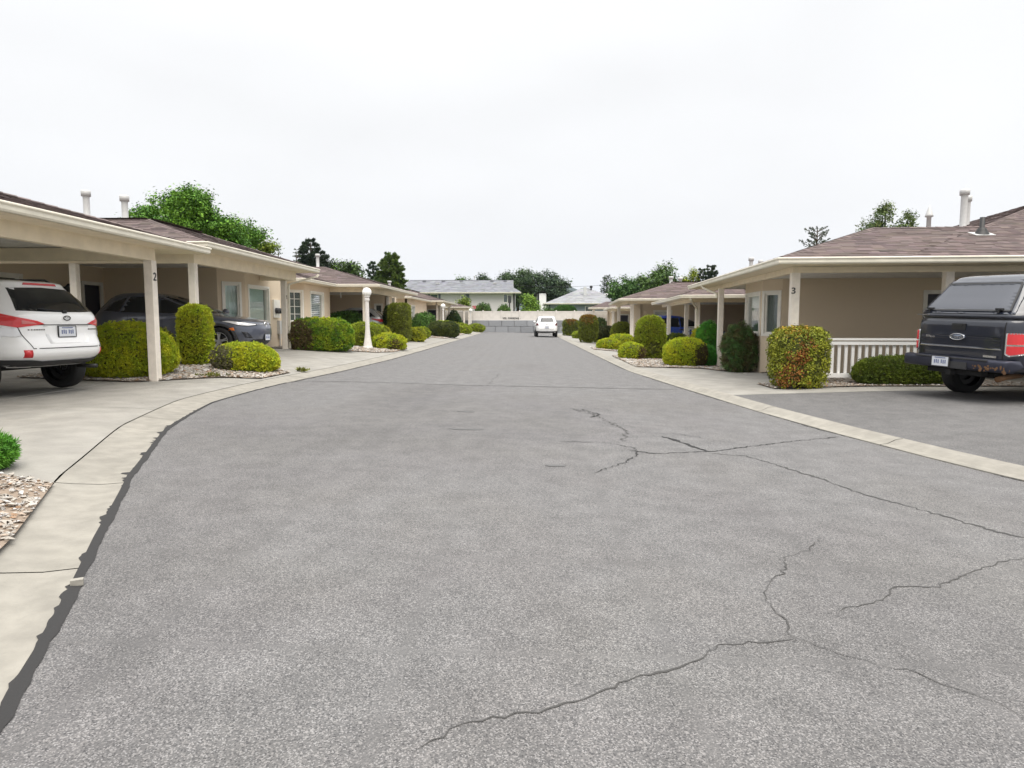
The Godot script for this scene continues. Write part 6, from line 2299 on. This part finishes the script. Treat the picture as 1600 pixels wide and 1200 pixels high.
# ---------------------------------------------------------------- trees
func limb(s: SurfaceTool, p: Vector3, q: Vector3, r0: float, r1: float) -> void:
	var d := (q - p).normalized()
	lathe(s, p, d, PackedVector2Array([Vector2(r0, 0), Vector2(lerpf(r0, r1, .5), p.distance_to(q) * .5), Vector2(r1, p.distance_to(q))]), 8)


# broad-leaved tree: crown of clumps [offset from the base, radius]
func leaf_tree(called: String, label: String, at_: Vector3, height: float, blobs: Array, col: Color, col2: Color, leaf: float, per: float, o := {}) -> void:
	var t := thing(called, label, "tree", at_, 0, o.get("group", ""))
	var s := tool(false)
	var fork := Vector3(0, height * .42, 0)
	limb(s, Vector3(0, -.3, 0), fork, height * .03, height * .02)
	for b in blobs:
		limb(s, fork * rng.randf_range(.75, 1.0), b[0], height * .012, height * .004)
	part("trunk", s, M.bark, t)
	var spots := []
	var tints := []
	for b in blobs:
		var c: Vector3 = b[0]
		var r: float = b[1]
		var sub := maxi(8, int(r * r * 9 / (leaf * leaf * 30)))
		sub = int(clampf(sub, 12, 40))
		for k in sub:
			# small clumps over the surface of the big one
			var d := Vector3(rng.randfn(), rng.randfn(), rng.randfn()).normalized()
			var cc := c + d * r * rng.randf_range(.55, 1.0) * Vector3(1, .85, 1)
			var cr := r * rng.randf_range(.22, .42)
			var shade := rng.randf()
			var n := int(per * 4.6 * cr * cr / (leaf * leaf))
			for i in n:
				var e := Vector3(rng.randfn(), rng.randfn() * .8, rng.randfn()) * cr * .52
				spots.append(Transform3D(Basis.from_euler(Vector3(rng.randf_range(-.8, .8), rng.randf() * TAU, rng.randf_range(-.8, .8))).scaled(Vector3.ONE * rng.randf_range(.7, 1.3)), cc + e))
				var cl := col.lerp(col2, clampf(shade + rng.randf_range(-.25, .25), 0, 1)) * rng.randf_range(.8, 1.2)
				cl.a = 1
				tints.append(cl)
	var key := "leaves_%s" % leaf
	if not sprigs.has(key):
		sprigs[key] = leaves(6, leaf, leaf * 1.3, 11)
	kind(scatter("crown", sprigs[key], spots, tints, t), "stuff")


# conifer: whorls of drooping boughs
func conifer(called: String, label: String, at_: Vector3, height: float, width: float, col: Color, col2: Color, needle: float, o := {}) -> void:
	var t := thing(called, label, "tree", at_, 0, o.get("group", ""))
	var s := tool(false)
	limb(s, Vector3(0, -.3, 0), Vector3(0, height * .97, 0), height * .022, height * .004)
	var spots := []
	var tints := []
	var gap: float = o.get("gap", .35)
	var first: float = o.get("from", .12)
	var sparse: float = o.get("sparse", 1.0) * 2.0
	var y := height * first
	while y < height * .99:
		var f := (y / height - first) / (1 - first)
		var reach: float = width / 2 * pow(1 - f, o.get("shape", .8)) * (.25 + .75 * minf(1, f * 6 + .5))
		var n := maxi(4, int(3 + reach * 4))
		for k in n:
			var a := TAU * (k + rng.randf()) / n
			var l := reach * rng.randf_range(.6, 1.12) + .1
			var rise: float = o.get("rise", -.15) + rng.randf_range(-.15, .15)
			var tip := Vector3(cos(a), rise, sin(a)) * l + Vector3(0, y, 0)
			if l > needle:
				limb(s, Vector3(0, y, 0), tip, .02 + l * .012, .006)
			var m := int(maxf(3, l / needle * 3.4 * sparse))
			var shade := rng.randf()
			for i in m:
				var u := lerpf(.18, 1.0, sqrt((i + rng.randf()) / m))
				var wid := l * .20 * (1.15 - u)
				var pos := Vector3(0, y, 0).lerp(tip, u) + Vector3(rng.randfn() * wid, rng.randfn() * wid * .45, rng.randfn() * wid)
				var dir := (Vector3(cos(a), rise + .25, sin(a)) + Vector3(rng.randfn(), rng.randfn(), rng.randfn()) * .45).normalized()
				spots.append(Transform3D(frame_for(dir, rng.randf() * TAU, rng.randf_range(.7, 1.3)), pos))
				var cl := col.lerp(col2, clampf(shade + rng.randf_range(-.3, .3), 0, 1)) * rng.randf_range(.8, 1.2)
				cl.a = 1
				tints.append(cl)
		y += gap * rng.randf_range(.8, 1.2)
	part("trunk", s, M.bark, t)
	var key := "needles_%s" % needle
	if not sprigs.has(key):
		sprigs[key] = sprig(8, needle, needle * .13, 1.0, 13)
	kind(scatter("crown", sprigs[key], spots, tints, t), "stuff")


func crown_blobs(c: Vector3, rx: float, ry: float, n: int, r: float, seed_: int) -> Array:
	var q := RandomNumberGenerator.new()
	q.seed = seed_
	var out := []
	for i in n:
		var d := Vector3(q.randfn(), q.randfn(), q.randfn()).normalized() * pow(q.randf(), .4)
		out.append([c + Vector3(d.x * (rx - r * .6), d.y * (ry - r * .6), d.z * (rx - r * .6)), r * q.randf_range(.75, 1.2)])
	return out


func make_trees() -> void:
	var maple := Color(.055, .165, .008)
	var maple2 := Color(.135, .28, .010)
	var dk := Color(.032, .060, .024)
	var dk2 := Color(.058, .095, .030)
	var mid := Color(.055, .125, .018)
	var mid2 := Color(.095, .175, .022)
	# broad maple behind the two nearest left houses
	var b := crown_blobs(Vector3(-.1, 6.1, 0), 3.55, 2.95, 36, 1.1, 12)
	b.append_array([[Vector3(3.0, 4.7, 1.0), .85], [Vector3(3.5, 3.9, .5), .6], [Vector3(-2.4, 7.2, .4), .9], [Vector3(-.4, 8.4, 0), .9], [Vector3(2.2, 6.4, 1), .9]])
	leaf_tree("maple_tree", "large bright green maple behind the two nearest left houses", Vector3(-18.95, -.1, -40), 8.6, b, maple, maple2, .15, 1.25)
	leaf_tree("young_yellow_tree", "small yellow-green tree at the right foot of the large maple", Vector3(-17.3, -.1, -45.5), 6.4, crown_blobs(Vector3(0, 5.45, 0), 1.15, 1.25, 9, .5, 5), Color(.14, .21, .012), Color(.20, .26, .016), .14, 1.5)
	conifer("spindly_conifer", "left of two thin spindly conifer tops above the left roofs", Vector3(-18.6, -.1, -52), 6.8, 1.2, dk, dk2, .10, {"sparse": .3, "gap": .3, "rise": .35, "from": .3, "shape": .5})
	conifer("spindly_conifer", "right of two thin spindly conifer tops above the left roofs", Vector3(-17.4, -.1, -52.5), 6.9, 1.1, dk, dk2, .10, {"sparse": .3, "gap": .3, "rise": .35, "from": .3, "shape": .5})
	conifer("dark_spruce", "dark bushy spruce behind the white flues of the third left house", Vector3(-18.6, -.1, -60), 8.4, 5.4, Color(.022, .040, .024), Color(.042, .066, .030), .26, {"rise": .12, "shape": .55, "sparse": 1.5})
	leaf_tree("dark_leafy_tree", "dark leafy tree right of the bushy spruce on the left", Vector3(-17.0, -.1, -62), 7.4, crown_blobs(Vector3(.5, 5.4, 0), 2.0, 1.9, 12, .75, 8), dk, mid2, .2, 1.2)
	leaf_tree("drooping_tree", "thin drooping branches just right of the dark leafy tree", Vector3(-14.6, -.1, -62.6), 5.8, crown_blobs(Vector3(.2, 4.4, 0), 1.3, .9, 6, .5, 9), dk, mid, .2, .8)
	conifer("cedar_tree", "full green pyramidal cedar beside the long grey roof", Vector3(-13.6, -.1, -70), 8.35, 4.4, Color(.06, .11, .016), Color(.11, .165, .02), .26, {"rise": .35, "shape": .55, "sparse": 1.7, "gap": .3})
	conifer("bluish_cedar", "smaller bluish cedar on the left flank of the full green cedar", Vector3(-15.6, -.1, -71), 7.4, 2.4, Color(.045, .085, .045), Color(.075, .12, .055), .24, {"rise": .4, "shape": .5, "sparse": 1.2})
	# behind the long building
	var R := "dark trees behind the long building"
	leaf_tree("distant_tree", "tallest dark tree behind the right end of the long building", Vector3(-1.2, 1.25, -132), 11.2, crown_blobs(Vector3(0, 6.6, 0), 4.9, 4.2, 26, 1.7, 21), Color(.040, .078, .028), Color(.075, .125, .032), .36, 1.2, {"group": R})
	leaf_tree("distant_tree", "rounded dark tree farthest right behind the long building", Vector3(5.0, 1.25, -130), 9.8, crown_blobs(Vector3(0, 5.6, 0), 3.4, 4.0, 20, 1.5, 22), Color(.032, .062, .028), Color(.058, .098, .032), .36, 1.2, {"group": R})
	leaf_tree("distant_tree", "middle dark tree showing over the long building's roof", Vector3(-7.6, 1.25, -131), 8.8, crown_blobs(Vector3(0, 6.2, 0), 3.0, 2.5, 12, 1.3, 23), Color(.035, .068, .028), Color(.065, .108, .032), .36, 1.2, {"group": R})
	leaf_tree("distant_tree", "leftmost low green treetop over the long building's roof", Vector3(-10.8, 1.25, -131), 8.3, crown_blobs(Vector3(0, 6.3, 0), 2.4, 2.0, 9, 1.0, 24), mid, mid2, .36, 1.2, {"group": R})
	leaf_tree("bright_tree", "bright green bushy tree between the long building and the white house", Vector3(1.1, 1.25, -95), 4.1, crown_blobs(Vector3(0, 2.0, 0), 1.6, 1.9, 14, .7, 25), Color(.11, .22, .018), Color(.19, .31, .02), .22, 1.3)
	leaf_tree("small_green_tree", "low green tree right of the bright bushy tree behind the fence", Vector3(3.3, 1.25, -96), 2.9, crown_blobs(Vector3(0, 1.2, 0), 1.1, 1.1, 8, .55, 26), mid, mid2, .22, 1.2)
	bush("round_green_shrub", "round bright green shrub above the fence before the grey house", "shrub", 5.0, -84, Vector3(2.9, 1.9, 2.2), Color(.035, .11, .012), Color(.06, .15, .016), {"y": 1.25, "leaf": .14, "kind": "fan", "most": 4000, "p": 2.4, "ruffle": .6})
	bush("fence_shrub", "upright green shrub pair behind the fence, left of the letters", "shrub", -4.75, -79, Vector3(1.8, 1.85, 1.0), mid, Color(.07, .13, .02), {"y": 1.2, "leaf": .14, "kind": "leafy", "most": 2500, "lumps": .3})
	bush("fence_shrub", "small dark shrub behind the fence above the letters", "shrub", -2.35, -79, Vector3(1.35, 1.7, 1.0), mid, mid2, {"y": 1.2, "leaf": .13, "kind": "leafy", "most": 2000, "lumps": .25})
	leaf_tree("yellow_bush_tree", "yellow-green bushy treetop above the open shelter on the left", Vector3(-7.5, 1.25, -84), 3.2, crown_blobs(Vector3(0, 2.2, 0), 1.1, .8, 8, .5, 27), Color(.13, .20, .014), Color(.19, .24, .02), .2, 1.2)
	# right side beyond the roofs
	conifer("wispy_tree", "wispy bare-looking tree left of the dark trees on the right", Vector3(15.6, .5, -130), 9.3, 3.0, dk, dk2, .20, {"sparse": .4, "rise": .6, "shape": .35, "from": .35, "gap": .35})
	leaf_tree("green_tree", "lower rounded green tree behind the right-hand roofs", Vector3(14.9, -.3, -100), 8.2, crown_blobs(Vector3(0, 5.6, 0), 2.9, 2.8, 20, 1.1, 31), Color(.045, .12, .02), Color(.085, .18, .024), .3, 1.2)
	leaf_tree("green_tree", "taller broad green tree behind the right-hand roofs", Vector3(18.6, -.3, -96), 9.4, crown_blobs(Vector3(0, 6.3, 0), 2.9, 3.4, 26, 1.1, 32), Color(.05, .105, .02), Color(.105, .185, .024), .3, 1.2)
	leaf_tree("green_tree", "thin green tree between the broad tree and the yellow willow", Vector3(22.0, -.3, -96), 8.3, crown_blobs(Vector3(0, 6.2, 0), 1.8, 2.2, 12, .75, 33), Color(.05, .10, .02), Color(.09, .16, .022), .3, 1.1)
	leaf_tree("yellow_willow", "yellow-green willow crown behind the right-hand roofs", Vector3(22.8, -.3, -94), 8.7, crown_blobs(Vector3(0, 6.8, 0), 1.4, 2.1, 14, .7, 34), Color(.21, .27, .014), Color(.28, .33, .018), .24, 1.4)
	conifer("dark_conifer", "left of two dark narrow conifers beside the yellow willow", Vector3(23.9, -.3, -93), 8.4, 2.0, Color(.022, .038, .022), dk2, .28, {"rise": .4, "shape": .35, "sparse": 1.3})
	conifer("dark_conifer", "right of two dark narrow conifers beside the yellow willow", Vector3(25.1, -.3, -93), 8.9, 2.4, Color(.022, .038, .022), dk2, .28, {"rise": .4, "shape": .35, "sparse": 1.3})
	conifer("wispy_conifer_top", "wispy leaning conifer top above the nearest right roof's left slope", Vector3(18.85, -.2, -45), 7.6, 2.6, Color(.05, .075, .045), Color(.09, .115, .07), .09, {"sparse": .5, "gap": .3, "rise": .65, "from": .35, "shape": .4})
	leaf_tree("feathery_tree", "feathery pale green tree above the nearest right roof", Vector3(20.65, .35, -40), 7.8, [[Vector3(-.9, 6.2, 0), .7], [Vector3(-.3, 6.9, .1), .6], [Vector3(-.1, 7.5, 0), .38], [Vector3(-.6, 5.6, 0), .8], [Vector3(.3, 6.2, 0), .55], [Vector3(1.0, 6.0, .2), .55], [Vector3(1.15, 6.7, .1), .45], [Vector3(1.3, 7.0, 0), .28], [Vector3(.5, 5.4, 0), .9], [Vector3(-1.3, 5.5, 0), .5]], Color(.07, .12, .03), Color(.16, .20, .05), .12, 1.1)


func make_small_things() -> void:
	# chip of concrete on the tar by the left kerb
	var s := tool()
	box(s, Vector3(0, .016, 0), Vector3(.055, .03, .035))
	var chip := part("concrete_chip", s, M.kerb, self, Vector3(-2.2, -.021 * -2.2 + .004, -3.22))
	chip.rotation.y = .5
	tag(chip, "small pale chip of concrete on the tar seam by the left kerb", "stone")
	# weeds in the paving
	for w in [[-6.15, -13.35, "yellowish weed in the gravel edge in front of the low spreading shrub", .16], [-5.15, -15.7, "tiny yellow weed at the kerb right of the low spreading shrub", .09]]:
		var g := thing("weed", w[2], "weed", on_ground(w[0], w[1]))
		var spots := []
		var tints := []
		for i in 26:
			var d := Vector3(rng.randfn(), 1.1, rng.randfn()).normalized()
			spots.append(Transform3D(frame_for(d, rng.randf() * TAU, rng.randf_range(.6, 1.3)), Vector3(rng.randfn() * w[3] * .7, .02, rng.randfn() * w[3] * .4)))
			tints.append(Color(.16, .17, .02) * rng.randf_range(.7, 1.2))
		if not sprigs.has("weed"):
			sprigs["weed"] = sprig(6, .10, .012, .8, 17)
		scatter("leaves", sprigs["weed"], spots, tints, g)
	# wall lantern beside the door in the second left carport
	var l := thing("wall_lantern", "dark wall lantern on the back wall behind the white wagon", "lantern", Vector3(-12.66, 2.2, -18.7))
	s = tool()
	box(s, Vector3(.02, 0, 0), Vector3(.05, .14, .1))
	bar(s, Vector3(.03, .03, 0), Vector3(.14, .08, 0), .02, .02)
	part("bracket", s, M.iron, l)
	s = tool()
	lathe(s, Vector3(.15, -.12, 0), Vector3.UP, PackedVector2Array([Vector2(0, 0), Vector2(.05, 0), Vector2(.08, .18), Vector2(.10, .19), Vector2(.02, .27), Vector2(0, .28)]), 6)
	part("lantern_case", s, M.iron, l)
	# bicycle by the second right carport
	bicycle()


func bicycle() -> void:
	var t := thing("bicycle", "bicycle leaning beside the post below the short white railing on the right", "bicycle", Vector3(7.35, -.0, -31.0), deg_to_rad(12))
	for x in [-.52, .52]:
		var s := tool(false)
		var pts := PackedVector3Array()
		for k in 25:
			pts.append(Vector3(x + cos(TAU * k / 24) * .33, .34 + sin(TAU * k / 24) * .33, 0))
		tube(s, pts, .02, 6)
		var w := part("wheel", s, M.tyre, t)
		s = tool()
		for k in 12:
			bar(s, Vector3(x, .34, 0), Vector3(x + cos(TAU * k / 12) * .32, .34 + sin(TAU * k / 12) * .32, 0), .008, .008)
		part("spokes", s, M.rim, w)
	var f := tool(false)
	for e in [[Vector3(-.52, .34, 0), Vector3(-.2, .82, 0)], [Vector3(-.2, .82, 0), Vector3(.36, .86, 0)], [Vector3(-.02, .30, 0), Vector3(.36, .84, 0)], [Vector3(-.02, .30, 0), Vector3(-.22, .90, 0)], [Vector3(-.52, .34, 0), Vector3(-.02, .30, 0)], [Vector3(.52, .34, 0), Vector3(.34, .98, 0)]]:
		tube(f, PackedVector3Array([e[0], e[1]]), .02, 8)
	part("frame", f, M.chrome, t)
	f = tool(false)
	tube(f, PackedVector3Array([Vector3(.28, 1.02, -.28), Vector3(.36, 1.0, 0), Vector3(.28, 1.02, .28)]), .016, 8)
	part("handlebar", f, M.black, t)
	f = tool()
	box(f, Vector3(-.23, .93, 0), Vector3(.24, .05, .13))
	part("saddle", f, M.black, t)
